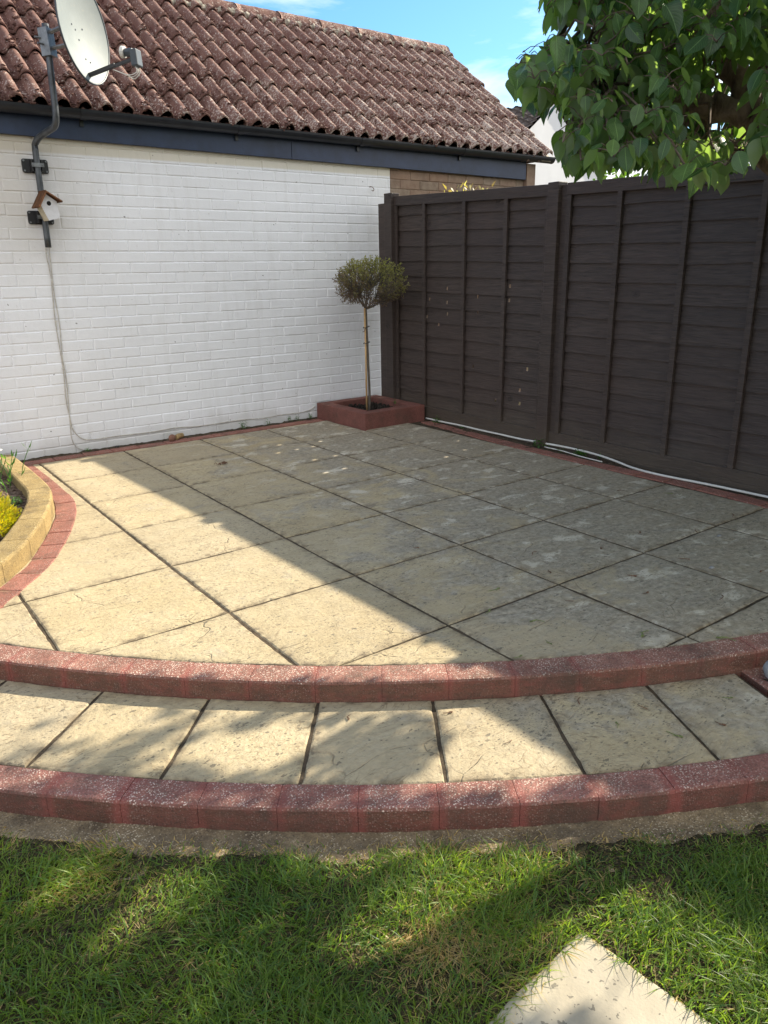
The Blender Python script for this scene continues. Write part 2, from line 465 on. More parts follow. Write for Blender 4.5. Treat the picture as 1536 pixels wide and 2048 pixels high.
M['bedsoil'] = mat_soil('bed_soil', (0.085, 0.055, 0.042), (0.20, 0.145, 0.115), 85)
M['blacksoil'] = mat_soil('planter_soil', (0.012, 0.010, 0.009), (0.05, 0.042, 0.036), 75)
M['concrete'] = mat_block('apron_concrete', (0.11, 0.08, 0.05), (0.42, 0.32, 0.19), (0.55, 0.46, 0.33), 0.35)
M['thatch'] = mat_soil('lawn_thatch', (0.028, 0.024, 0.013), (0.085, 0.070, 0.038), 140)
M['stone'] = None
M['blade'] = mat_blade()
M['pear'] = mat_leaf('pear_leaf', (0.040, 0.088, 0.040), (0.100, 0.175, 0.068), (0.125, 0.185, 0.11), 0.46, 0.25)
M['olive'] = mat_leaf('shrub_leaf', (0.14, 0.09, 0.07), (0.30, 0.31, 0.08), None, 0.25, 0.45, False)
M['weed'] = mat_leaf('weed_leaf', (0.04, 0.11, 0.02), (0.09, 0.20, 0.04), None, 0.35, 0.5, False)
M['yellowshrub'] = mat_leaf('golden_foliage', (0.20, 0.24, 0.02), (0.55, 0.40, 0.02), None, 0.3, 0.55, False)
M['hedge'] = mat_leaf('hedge_leaf', (0.035, 0.075, 0.018), (0.09, 0.15, 0.04), None, 0.35, 0.5, False)
M['pale'] = mat_leaf('variegated_leaf', (0.16, 0.10, 0.06), (0.62, 0.56, 0.34), None, 0.3, 0.5, False)
M['bark'] = mat_bark('pear_bark', (0.07, 0.052, 0.042), (0.24, 0.185, 0.15), 26)
M['twig'] = mat_bark('shrub_bark', (0.10, 0.085, 0.07), (0.20, 0.175, 0.15), 40)
M['cane'] = simple('bamboo_cane', (0.50, 0.32, 0.15), 0.6, 0.2, 12)
M['black'] = simple('black_paint', (0.018, 0.018, 0.020), 0.42, 0.3, 30, 0, 0.3, 90)
M['steel'] = simple('galvanised_steel', (0.20, 0.21, 0.22), 0.45, 0.35, 25, 0.55, 0.3, 90)
M['polemetal'] = simple('grey_pole_metal', (0.085, 0.092, 0.10), 0.40, 0.45, 14, 0.45, 0.3, 80)
M['whitepl'] = simple('white_plastic', (0.62, 0.61, 0.57), 0.5, 0.12, 20)
M['cable'] = simple('painted_cable', (0.50, 0.47, 0.42), 0.6, 0.25, 30)
M['greypl'] = simple('grey_plastic', (0.045, 0.055, 0.065), 0.4, 0.2, 20)
M['rock'] = simple('grey_rock', (0.27, 0.27, 0.26), 0.9, 0.45, 18, 0, 0.8, 60)
M['terra'] = simple('terracotta', (0.20, 0.10, 0.07), 0.9, 0.3, 40, 0, 0.6, 90)
M['cork'] = simple('ochre_stone', (0.32, 0.22, 0.10), 0.9, 0.4, 50, 0, 0.6, 90)
M['birdwhite'] = simple('birdhouse_white_paint', (0.66, 0.66, 0.68), 0.6, 0.08, 30, 0, 0.2, 120)
M['birdcream'] = simple('birdhouse_cream_side', (0.52, 0.46, 0.33), 0.7, 0.15, 30, 0, 0.2, 120)
M['birdroof'] = mat_bark('birdhouse_roof_wood', (0.055, 0.03, 0.02), (0.19, 0.085, 0.04), 30)
M['hole'] = simple('dark_hollow', (0.01, 0.008, 0.006), 0.95, 0.1)
M['render'] = simple('far_white_render', (0.70, 0.71, 0.73), 0.85, 0.06, 1.5, 0, 0.3, 8)
M['fartile'] = simple('far_brown_tile', (0.085, 0.062, 0.05), 0.85, 0.3, 3)
M['petal'] = simple('white_petal', (0.80, 0.80, 0.78), 0.6, 0.05)
M['dead'] = simple('dead_leaf', (0.13, 0.065, 0.035), 0.8, 0.4, 60)
M['stalk'] = simple('green_stalk', (0.14, 0.17, 0.05), 0.7, 0.5, 60)
M['verge'] = simple('cement', (0.30, 0.27, 0.22), 0.95, 0.3, 20, 0, 0.8, 50)

def mat_dish():
    m = Mat('dish_mesh_metal')
    p = m.pos()
    v = m.voro(p, 260, 'F1', 'Distance', 0.15)
    c = m.mix(m.rng(m.noise(p, 5, 4), 0.3, 0.7), (0.15, 0.175, 0.18), (0.20, 0.225, 0.23))
    c = m.mix(m.rng(v, 0.30, 0.45, 0.30, 0.0), c, (0.10, 0.12, 0.12))
    c = m.mix(m.rng(m.noise(p, 40, 4, 0.7), 0.60, 0.70, 0, 0.35), c, (0.25, 0.24, 0.20))
    m.base(c, 0.6, 0.4, 0.1)
    return m.m
M['dish'] = mat_dish()

def mat_stepstone():
    m = Mat('stepping_stone')
    p = m.pos()
    c = m.mix(m.rng(m.noise(p, 5, 5), 0.3, 0.7), (0.33, 0.29, 0.22), (0.43, 0.385, 0.30))
    k = m.math('GREATER_THAN', m.noise(p, 75, 2, 0.5, 0.3), m.rng(m.noise(p, 8, 3), 0.35, 0.65, 0.75, 0.58))
    c = m.mix(m.math('MULTIPLY', k, 0.75), c, (0.12, 0.11, 0.09))
    m.base(c, 0.85, 0.3)
    m.bump(m.math('ADD', m.noise(p, 14, 5), m.math('MULTIPLY', m.noise(p, 150, 3), 0.25)), 0.4, 0.008)
    return m.m
M['stone'] = mat_stepstone()

# ---------------------------------------------------------------- mesh helpers
ORG = {}
def origin_of(o): return ORG.get(o.name, np.zeros(3))

def tag(o, label=None, cat=None, group=None, kind=None):
    if label: o['label'] = label
    if cat: o['category'] = cat
    if group: o['group'] = group
    if kind: o['kind'] = kind
    return o

def thing(name, loc, label, cat, group=None):
    o = bpy.data.objects.new(name, None)
    COL.objects.link(o)
    o.location = loc
    o.empty_display_size = 0.1
    ORG[o.name] = np.array(loc, float)
    return tag(o, label, cat, group)

class MB:
    def __init__(s):
        s.v = []; s.f = []; s.mi = []; s.tone = []; s.n = 0; s.uv = None
        s.edge = []
    def add(s, verts, faces, m=0, tone=None, edge=None):
        verts = np.asarray(verts, float).reshape(-1, 3)
        b = s.n
        s.v.append(verts); s.n += len(verts)
        s.f += [tuple(b + i for i in f) for f in faces]
        s.mi += [m] * len(faces)
        t = random.random() if tone is None else tone
        s.tone.append(np.full(len(verts), t) if np.isscalar(t) else np.asarray(t))
        s.edge.append(np.zeros(len(verts)) if edge is None else np.asarray(edge, float))
    def box(s, x0, x1, y0, y1, z0, z1, m=0, tone=None, R=None, c=None):
        v = np.array([(x, y, z) for z in (z0, z1) for y in (y0, y1) for x in (x0, x1)], float)
        if R is not None:
            v = v @ np.asarray(R).T
        if c is not None: v = v + np.asarray(c)
        s.add(v, [(0, 2, 3, 1), (4, 5, 7, 6), (0, 1, 5, 4), (2, 6, 7, 3), (0, 4, 6, 2), (1, 3, 7, 5)], m, tone)
    def poly_prism(s, pts, z0, z1, m=0, tone=None):
        n = len(pts)
        v = [(p[0], p[1], z0) for p in pts] + [(p[0], p[1], z1) for p in pts]
        f = [tuple(range(n - 1, -1, -1)), tuple(range(n, 2 * n))]
        f += [(i, (i + 1) % n, n + (i + 1) % n, n + i) for i in range(n)]
        s.add(v, f, m, tone)
    def tube(s, pts, rad, n=8, m=0, tone=None, caps=True):
        pts = [np.asarray(p, float) for p in pts]
        if np.isscalar(rad): rad = [rad] * len(pts)
        vs = []
        ref = None
        for i, p in enumerate(pts):
            a = pts[max(i - 1, 0)]; b = pts[min(i + 1, len(pts) - 1)]
            d = b - a; d = d / (np.linalg.norm(d) + 1e-12)
            if ref is None:
                ref = np.array([0, 0, 1.0]) if abs(d[2]) < 0.9 else np.array([1.0, 0, 0])
            u = np.cross(d, ref); u /= np.linalg.norm(u) + 1e-12
            w = np.cross(d, u); ref = -np.cross(d, u) * 1.0
            ref = np.cross(u, d)
            for k in range(n):
                an = 2 * math.pi * k / n
                vs.append(p + rad[i] * (math.cos(an) * u + math.sin(an) * w))
        f = []
        for i in range(len(pts) - 1):
            for k in range(n):
                a = i * n + k; b = i * n + (k + 1) % n
                f.append((a, b, b + n, a + n))
        if caps:
            f.append(tuple(range(n - 1, -1, -1)))
            f.append(tuple(range((len(pts) - 1) * n, len(pts) * n)))
        s.add(np.array(vs), f, m, tone)
    def ball(s, c, r, m=0, seg=8, rings=6, jit=0.0, tone=None, sq=(1, 1, 1), R=None):
        v = [(0, 0, 1)]
        for i in range(1, rings):
            ph = math.pi * i / rings
            for k in range(seg):
                th = 2 * math.pi * k / seg
                v.append((math.sin(ph) * math.cos(th), math.sin(ph) * math.sin(th), math.cos(ph)))
        v.append((0, 0, -1))
        v = np.array(v)
        if jit: v = v * (1 + RNG.normal(0, jit, (len(v), 1)))
        v = v * np.array(sq) * r
        if R is not None: v = v @ np.asarray(R).T
        f = [(0, 1 + k, 1 + (k + 1) % seg) for k in range(seg)]
        for i in range(rings - 2):
            for k in range(seg):
                a = 1 + i * seg + k; b = 1 + i * seg + (k + 1) % seg
                f.append((a, a + seg, b + seg, b))
        L = len(v) - 1; o = 1 + (rings - 2) * seg
        f += [(o + (k + 1) % seg, o + k, L) for k in range(seg)]
        s.add(v + np.asarray(c), f, m, tone)
    def build(s, name, mats, parent=None, smooth=False, bevel=0.0, kind=None, label=None, seg=2):
        if not isinstance(mats, (list, tuple)): mats = [mats]
        v = np.concatenate(s.v) if s.v else np.zeros((0, 3))
        org = ORG[parent.name] if parent is not None and parent.name in ORG else np.zeros(3)
        me = bpy.data.meshes.new(name)
        me.from_pydata((v - org).tolist(), [], s.f)
        me.update()
        for mm in mats: me.materials.append(mm)
        if len(mats) > 1: me.polygons.foreach_set('material_index', s.mi)
        a = me.attributes.new('tone', 'FLOAT', 'POINT'); a.data.foreach_set('value', np.concatenate(s.tone))
        a = me.attributes.new('edge', 'FLOAT', 'POINT'); a.data.foreach_set('value', np.concatenate(s.edge))
        if smooth: me.polygons.foreach_set('use_smooth', [True] * len(me.polygons))
        o = bpy.data.objects.new(name, me)
        COL.objects.link(o)
        if parent is not None:
            o.parent = parent
            ORG[o.name] = org
        if bevel:
            b = o.modifiers.new('bevel', 'BEVEL'); b.width = bevel; b.segments = seg; b.limit_method = 'ANGLE'; b.angle_limit = R_(40)
        if kind: o['kind'] = kind
        if label: o['label'] = label
        return o

def vnoise(x, y, seed=0):
    """cheap smooth value noise in 2D (numpy)"""
    x = np.asarray(x, float); y = np.asarray(y, float)
    xi = np.floor(x).astype(int); yi = np.floor(y).astype(int)
    fx = x - xi; fy = y - yi
    fx = fx * fx * (3 - 2 * fx); fy = fy * fy * (3 - 2 * fy)
    def h(a, b):
        n = (a * 374761393 + b * 668265263 + seed * 1442695041) & 0xFFFFFFFF
        n = ((n ^ (n >> 13)) * 1274126177) & 0xFFFFFFFF
        return ((n ^ (n >> 16)) & 0xFFFF) / 65535.0
    return (h(xi, yi) * (1 - fx) * (1 - fy) + h(xi + 1, yi) * fx * (1 - fy) + h(xi, yi + 1) * (1 - fx) * fy + h(xi + 1, yi + 1) * fx * fy)

C0 = np.array([4.25, 5.80])                 # centre of the quarter-round terrace
R_IN, R_UP, R_LI, R_LO = 4.955, 5.062, 5.475, 5.575
Z1, Z2 = -0.070, -0.140
def P(th, r, z=None):
    p = (C0[0] + r * math.cos(R_(th)), C0[1] + r * math.sin(R_(th)))
    return p if z is None else (p[0], p[1], z)

# ================================================================= GROUND
mb = MB()
mb.add([(-150, -150, -0.165), (150, -150, -0.165), (150, 150, -0.165), (-150, 150, -0.165)], [(0, 1, 2, 3)])
tag(mb.build('ground', M['thatch']), kind='structure')

# lawn soil: sheet with slight undulation
mb = MB()
xs = np.concatenate([np.linspace(-6, -0.4, 40), np.linspace(-0.37, 2.6, 240), np.linspace(2.7, 4.05, 20)]); ys = np.concatenate([np.linspace(-6, 0.1, 40), np.linspace(0.13, 2.7, 220), np.linspace(2.75, 3.2, 10)])
X, Y = np.meshgrid(xs, ys, indexing='ij')
_rr = np.hypot(X - 4.25, Y - 5.8)
_ed = 5.665 + 0.045 * (vnoise(X * 6, Y * 6, 34) - 0.5) + 0.03 * (vnoise(X * 19, Y * 19, 35) - 0.5)
Z = -0.137 + 0.006 * (vnoise(X * 5, Y * 5, 3) - 0.5) + 0.004 * (vnoise(X * 16, Y * 16, 33) - 0.5) - 0.03 * np.clip((_ed - _rr) / 0.03, 0, 1)
V = np.stack([X, Y, Z], -1).reshape(-1, 3)
_nx, _ny = len(xs), len(ys)
F = [(i * _ny + j, (i + 1) * _ny + j, (i + 1) * _ny + j + 1, i * _ny + j + 1) for i in range(_nx - 1) for j in range(_ny - 1)]
mb.add(V, F)
tag(mb.build('lawn', M['thatch'], smooth=True), kind='structure')

# concrete apron under the lower step
def ring(mb, r0, r1, z, th0, th1, n=90, dz=0.0, nr=4, wob=0.0, m=0):
    vs = []
    for i in range(n + 1):
        th = th0 + (th1 - th0) * i / n
        for k in range(nr + 1):
            r = r0 + (r1 - r0) * k / nr
            if k == nr and wob: r += wob * (vnoise(th * 1.3, 0.5, 9) - 0.5) + wob * .4 * (vnoise(th * 6, 0.5, 19) - 0.5)
            p = P(th, r)
            vs.append((p[0], p[1], z + dz * (vnoise(p[0] * 30, p[1] * 30, 5) - 0.5)))
    f = [(i * (nr + 1) + k, i * (nr + 1) + k + 1, (i + 1) * (nr + 1) + k + 1, (i + 1) * (nr + 1) + k) for i in range(n) for k in range(nr)]
    mb.add(vs, f, m, 0.3)
mb = MB()
ring(mb, 5.45, 5.76, Z2 - 0.001, -171, -112.6, 260, 0.007, 16)
tag(mb.build('concrete_apron', M['concrete'], smooth=True), kind='structure')

# ================================================================= SLABS
def clip(poly, fn, inter):
    out = []
    n = len(poly)
    for i in range(n):
        a, b = poly[i], poly[(i + 1) % n]
        ia, ib = fn(a), fn(b)
        if ia: out.append(a)
        if ia != ib: out.append(inter(a, b))
    return out
def clip_half(poly, nx, ny, c):      # keep nx*x+ny*y <= c
    f = lambda p: nx * p[0] + ny * p[1] <= c
    def it(a, b):
        da = nx * a[0] + ny * a[1] - c; db = nx * b[0] + ny * b[1] - c
        t = da / (da - db); return (a[0] + t * (b[0] - a[0]), a[1] + t * (b[1] - a[1]))
    return clip(poly, f, it)
def clip_disc(poly, r, step=1.0):
    for k in range(-180, -70, 2):
        a = R_(k)
        nx, ny = math.cos(a), math.sin(a)
        poly = clip_half(poly, nx, ny, nx * C0[0] + ny * C0[1] + r)
        if len(poly) < 3: return []
    return poly
def dens(poly, d=0.03):
    out = []
    for i in range(len(poly)):
        a, b = np.array(poly[i]), np.array(poly[(i + 1) % len(poly)])
        L = np.linalg.norm(b - a)
        if L < 1e-5: continue
        k = max(1, int(L / d))
        out += [tuple(a + (b - a) * t / k) for t in range(k)]
    return out
def slab_mesh(mb, poly, z, m=0, seed=0, tilt=0.0015, thick=0.035):
    poly = dens(poly, 0.028)
    if len(poly) < 5: return
    p = np.array(poly)
    area = 0.5 * abs(np.dot(p[:, 0], np.roll(p[:, 1], -1)) - np.dot(p[:, 1], np.roll(p[:, 0], -1)))
    if area < 0.0025: return
    c = p.mean(0)
    d = p - np.roll(p, 1, 0); e = np.roll(p, -1, 0) - p
    def nrm(q): return np.stack([q[:, 1], -q[:, 0]], 1) / (np.linalg.norm(q, axis=1, keepdims=True) + 1e-9)
    orient = np.sign(np.dot(p[:, 0], np.roll(p[:, 1], -1)) - np.dot(p[:, 1], np.roll(p[:, 0], -1)))
    if orient < 0:
        p = p[::-1].copy(); d = p - np.roll(p, 1, 0); e = np.roll(p, -1, 0) - p
    nn = nrm(d) + nrm(e); nn /= np.linalg.norm(nn, axis=1, keepdims=True) + 1e-9
    j = (vnoise(p[:, 0] * 22, p[:, 1] * 22, seed) - 0.5) * 0.007 + (vnoise(p[:, 0] * 70, p[:, 1] * 70, seed + 1) - 0.5) * 0.003
    inr = 2 * area / np.linalg.norm(e, axis=1).sum()
    outer = p - nn * (0.0015 + 0.0 + np.abs(j))[:, None]
    t = np.array([random.uniform(-1, 1), random.uniform(-1, 1)]) * tilt
    zz = z + (p - c) @ t + (vnoise(p[:, 0] * 9, p[:, 1] * 9, seed + 2) - 0.5) * 0.003
    n = len(p)
    tc_ = c - outer; dl = np.linalg.norm(tc_, axis=1, keepdims=True); tc_ /= dl + 1e-9
    r1 = outer + tc_ * np.minimum(.006, .05 * dl); r2 = outer + tc_ * np.minimum(.020, .15 * dl); r3 = outer + tc_ * np.minimum(.055, .35 * dl)
    V = np.concatenate([np.c_[outer, zz - thick], np.c_[outer, zz - 0.0045], np.c_[r1, zz - 0.0012], np.c_[r2, zz], np.c_[r3, zz + 0.0005]])
    E = np.concatenate([np.ones(n), np.ones(n), np.ones(n) * 0.95, np.ones(n) * 0.45, np.zeros(n)])
    f = []
    for q in range(4):
        for i in range(n):
            f.append((q * n + i, q * n + (i + 1) % n, (q + 1) * n + (i + 1) % n, (q + 1) * n + i))
    f.append(tuple(4 * n + i for i in range(n)))
    mb.add(V, f, m, random.random(), E)

GX = [-2.0, -1.35, -0.74, -0.135, 0.465, 1.082, 1.680, 2.288, 2.875, 3.480, 3.958]
GY = [0.700, 1.311, 1.903, 2.518, 3.132, 3.756, 4.370, 4.967, 5.590]
mb = MB()
mbm = MB()
for i in range(len(GX) - 1):
    for j in range(len(GY) - 1):
        g = 0.0015 if j % 2 else 0.0025
        x0, x1, y0, y1 = GX[i] + 0.003, GX[i + 1] - 0.003, GY[j] + g, GY[j + 1] - g
        if x1 > 3.9 and i == 9: x1 = 3.958
        q = [(x0, y0), (x1, y0), (x1, y1), (x0, y1)]
        if x0 > 2.3 and y0 < 1.0: pass
        q = clip_disc(q, R_IN - 0.003)
        if len(q) >= 3: slab_mesh(mb, q, 0.0, 0, i * 31 + j)
tag(mb.build('patio', M['slab']), kind='structure')
mb = MB()
ring(mb, 0.2, R_UP - 0.012, -0.0055, -179.5, -90.5, 60, 0.004, 30)
ring(mb, R_UP - 0.02, R_LO - 0.012, Z1 - 0.0055, -176, -112.6, 120, 0.004, 10)
tag(mb.build('patio_bedding', M['mortar'], smooth=True), kind='structure')
# landing slabs
mb = MB()
LJ = [-116.4, -120.55, -124.6, -128.8, -132.9, -137.15, -141.4, -145.6, -149.8, -154, -158.2, -162.4, -166.6, -170.8]
prev = -112.6
for k, a in enumerate(LJ):
    g = 0.03
    n = 12
    outer = [P(prev - g + (a + g - prev + g) * t / n, R_LI - 0.003) for t in range(n + 1)]
    inner = [P(a + g - (a + g - prev + g) * t / n, R_UP - 0.004) for t in range(n + 1)]
    slab_mesh(mb, outer + inner, Z1, 0, 500 + k)
    prev = a
tag(mb.build('step_landing', M['slab']), kind='structure')

# ================================================================= STEP EDGINGS
def block_ring(name, r0, r1, z0, z1, th_start, th_end, step, mats, label, cat, off=0.0, seed=1):
    mb = MB()
    th = th_start
    k = 0
    while th > th_end:
        t2 = th - step
        g = 0.0
        NS = 14; jr = 0.0015 * (random.random() - 0.5); jz = 0.0016 * (random.random() - 0.5)
        vs = []; ed = []
        prof = [(r0, z0 - 0.02), (r0, z1 - 0.003), (r0 + 0.004, z1), (r1 - 0.012, z1), (r1 - 0.004, z1 - 0.002), (r1, z1 - 0.009), (r1 + 0.001, (z0 + z1) / 2), (r1, z0 - 0.02)]
        tn = random.random()
        for i in range(NS + 1):
            u = i / NS
            a = th + (t2 - th) * u
            if i == 0: a -= 0.006
            if i == NS: a += 0.006
            dip = 0.0012 if i in (0, NS) else 0.0
            for (r, z) in prof:
                rr = r + jr + 0.0018 * (vnoise(a * 4, z * 60 + r * 40, seed) - 0.5)
                zz = z + (jz if z > z0 - 0.01 else 0) + 0.0022 * (vnoise(a * 5, r * 60, seed + 3) - 0.5) - (dip if z > z0 else 0)
                if r > (r0 + r1) / 2: rr -= dip
                vs.append(P(a, rr, zz))
                ed.append(max(0.0, 1 - min(u, 1 - u) * 7.5))
        m_ = len(prof)
        f = []
        for i in range(NS):
            for q in range(m_ - 1):
                f.append((i * m_ + q, i * m_ + q + 1, (i + 1) * m_ + q + 1, (i + 1) * m_ + q))
        f.append(tuple(range(m_ - 1, -1, -1))); f.append(tuple(NS * m_ + q for q in range(m_)))
        mb.add(vs, f, 0, tn, ed)
        th = t2; k += 1
    o = mb.build(name, mats, smooth=False)
    tag(o, label, cat)
    return o
block_ring('step_edging', R_IN, R_UP, Z1, 0.002, -87.2, -178, 2.453, M['redblock2'],
           'curved row of worn dark red blocks edging the upper patio terrace', 'step', seed=11)
block_ring('step_edging', R_LI, R_LO, Z2, Z1 + 0.003, -111.83, -176, 2.18, M['redblock'],
           'curved row of speckled red blocks edging the lower step beside the lawn', 'step', seed=23)

# ================================================================= PAVER EDGINGS
def paver_row(name, path, w, L, z, label, mat, gap=0.004, h=0.05, seed=0):
    """pavers laid along a polyline path (left edge), width w to the right"""
    path = [np.array(p, float) for p in path]
    # arc-length resample
    seg = [np.linalg.norm(path[i + 1] - path[i]) for i in range(len(path) - 1)]
    tot = sum(seg)
    def at(s):
        s = min(max(s, 0), tot)
        for i, l in enumerate(seg):
            if s <= l or i == len(seg) - 1:
                d = (path[i + 1] - path[i]) / l
                return path[i] + d * s, d
            s -= l
    mb = MB()
    s = 0
    while s < tot - 0.02:
        e = min(s + L, tot)
        vs = []; K = 5
        zz = z + random.uniform(-0.002, 0.002); wj = random.uniform(-0.002, 0.003)
        top = []
        for k in range(K + 1):
            a, _ = at(s + gap / 2 + (e - s - gap) * k / K)
            _, d = at(max(1e-3, min(tot - 1e-3, s + (e - s) * k / K)))
            d2 = at(min(tot, s + (e - s) * k / K + 0.05))[0] - at(max(0, s + (e - s) * k / K - 0.05))[0]; d2 /= np.linalg.norm(d2)
            nrm = np.array([d2[1], -d2[0]])
            top.append((a, a + nrm * (w + wj)))
        lft = [t[0] for t in top]; rgt = [t[1] for t in top][::-1]
        poly = lft + rgt
        n = len(poly)
        c = np.mean(poly, axis=0)
        V = [(p[0], p[1], zz - h) for p in poly] + [(p[0], p[1], zz - 0.004) for p in poly]
        ins = [p + (c - p) / np.linalg.norm(c - p) * 0.006 for p in poly]
        V += [(p[0], p[1], zz) for p in ins]
        F = []
        for q in (0, 1):
            F += [(q * n + i, q * n + (i + 1) % n, (q + 1) * n + (i + 1) % n, (q + 1) * n + i) for i in range(n)]
        F.append(tuple(2 * n + i for i in range(n)))
        mb.add(V, F, 0, random.random())
        s = e
    o = mb.build(name, mat)
    tag(o, label, 'edging')
    return o
WALL_Y = 5.775
paver_row('paver_edging', [(1.055, 5.597), (3.475, 5.600)][::-1] if False else [(0.99, 5.700), (3.470, 5.702)], 0.103, 0.206, 0.003,
          'straight row of red pavers along the foot of the white wall', M['redpaver'])
fe = [(4.06, 4.99), (4.035, 4.95), (3.990, 4.40), (3.955, 3.77), (3.952, 3.11), (3.978, 2.52), (3.975, 2.19), (3.940, 1.86), (3.90, 1.5), (3.88, 0.9)]
paver_row('paver_edging', [(p[0] + 0.10, p[1]) for p in fe][::-1] if False else [(p[0], p[1]) for p in fe[::-1]], 0.103, 0.206, 0.003,
          'gently curving row of dull red pavers along the foot of the dark fence', M['redpaver'])
bed_out = [(1.035, 5.59), (1.040, 5.2), (1.040, 4.86), (1.030, 4.52), (0.985, 4.284), (0.924, 4.092), (0.849, 3.894), (0.761, 3.694), (0.659, 3.492), (0.538, 3.323), (0.412, 3.163), (0.26, 2.99), (0.09, 2.82), (-0.10, 2.66), (-0.32, 2.51), (-0.58, 2.38)]
def smooth_path(p, n=3):
    p = [np.array(q, float) for q in p]
    out = []
    for i in range(len(p) - 1):
        p0, p1, p2, p3 = p[max(i - 1, 0)], p[i], p[i + 1], p[min(i + 2, len(p) - 1)]
        for k in range(n):
            t = k / n
            out.append(0.5 * ((2 * p1) + (-p0 + p2) * t + (2 * p0 - 5 * p1 + 4 * p2 - p3) * t * t + (-p0 + 3 * p1 - 3 * p2 + p3) * t ** 3))
    out.append(p[-1])
    return out
bed_s = smooth_path(bed_out, 4)
def offset_path(p, d):
    out = []
    for i in range(len(p)):
        a = p[max(i - 1, 0)]; b = p[min(i + 1, len(p) - 1)]
        t = (b - a) / np.linalg.norm(b - a)
        out.append(p[i] + np.array([t[1], -t[0]]) * d)
    return out
paver_row('paver_edging', bed_s, 0.110, 0.190, 0.005,
          'curved row of salmon red pavers hugging the yellow kerb of the flower bed', M['redpaver'])

# yellow kerb round the bed
kerb_out = offset_path(bed_s, 0.115)
mb = MB()
kerb_h, kerb_w = 0.095, 0.128
prof = [(0, -0.03), (0, kerb_h - 0.012), (0.003, kerb_h - 0.004), (0.012, kerb_h), (kerb_w - 0.012, kerb_h), (kerb_w - 0.003, kerb_h - 0.004), (kerb_w, kerb_h - 0.012), (kerb_w, -0.03)]
off = [offset_path(kerb_out, p[0]) for p in prof]
K = len(kerb_out)
seg_id = np.arange(K) // 6
for sg in range(int(seg_id.max()) + 1):
    i0 = sg * 6; i1 = min(i0 + 6, K - 1)
    if i1 <= i0: continue
    vs = []
    for i in range(i0, i1 + 1):
        for q, (o_, z) in enumerate(prof):
            p = off[q][i]
            dz = 0.003 * (vnoise(p[0] * 12, p[1] * 12, 8) - 0.5)
            if i == i0 and sg > 0: p = p + (off[q][i + 1] - p) * 0.07
            vs.append((p[0], p[1], z + dz))
    n = len(prof); L = i1 - i0
    f = [(i * n + q, (i + 1) * n + q, (i + 1) * n + q + 1, i * n + q + 1) for i in range(L) for q in range(n - 1)]
    f += [tuple(range(n)), tuple(L * n + q for q in range(n - 1, -1, -1))]
    mb.add(vs, f, 0)
tag(mb.build('bed_kerb', M['kerb'], bevel=0.0), 'curved sand yellow stone kerb round the flower bed at the left', 'kerb')
# bed soil
inner = offset_path(kerb_out, kerb_w - 0.02)
mb = MB()
pl = [(p[0], p[1]) for p in inner]
rows = []
NX = 40
for p in pl:
    rows.append([(p[0] + (-2.6 - p[0]) * t / NX, p[1]) for t in range(NX + 1)])
V = []
for r in rows:
    for (x, y) in r:
        V.append((x, y, 0.035 + 0.022 * (vnoise(x * 14, y * 14, 4) - 0.5) + 0.012 * (vnoise(x * 45, y * 45, 6) - 0.5)))
F = [(i * (NX + 1) + k, (i + 1) * (NX + 1) + k, (i + 1) * (NX + 1) + k + 1, i * (NX + 1) + k + 1) for i in range(len(rows) - 1) for k in range(NX)]
mb.add(V, F)
tag(mb.build('bed_soil', M['bedsoil'], smooth=True), kind='structure')
# gravel crumbs on the bed soil
mb = MB()
for k in range(900):
    i = random.randrange(len(pl)); x = pl[i][0] - abs(random.gauss(0, 0.22)) - 0.005; y = pl[i][1] + random.uniform(-0.05, 0.05)
    if y > 5.7: continue
    mb.ball((x, y, 0.038 + random.uniform(-0.004, 0.01)), random.uniform(0.004, 0.011), 0, 5, 4, 0.15, None, (1, random.uniform(.6, 1), .6))
tag(mb.build('bed_gravel', M['bedsoil']), kind='stuff')

# dirt strips at wall foot and fence foot
mb = MB()
def strip(mb, x0, x1, y0, y1, z, nx, ny, amp, seed):
    xs = np.linspace(x0, x1, nx); ys = np.linspace(y0, y1, ny)
    X, Y = np.meshgrid(xs, ys, indexing='ij')
    Z = z + amp * (vnoise(X * 25, Y * 25, seed) - 0.5) + amp * .6 * (vnoise(X * 70, Y * 70, seed) - 0.5)
    mb.add(np.stack([X, Y, Z], -1).reshape(-1, 3), [(i * ny + j, (i + 1) * ny + j, (i + 1) * ny + j + 1, i * ny + j + 1) for i in range(nx - 1) for j in range(ny - 1)])
strip(mb, 0.6, 3.48, 5.692, 5.80, 0.002, 160, 6, 0.014, 1)
strip(mb, 3.98, 4.30, 0.3, 5.05, -0.004, 16, 240, 0.014, 2)
tag(mb.build('dirt_strip', M['dirt'], smooth=True), kind='structure')
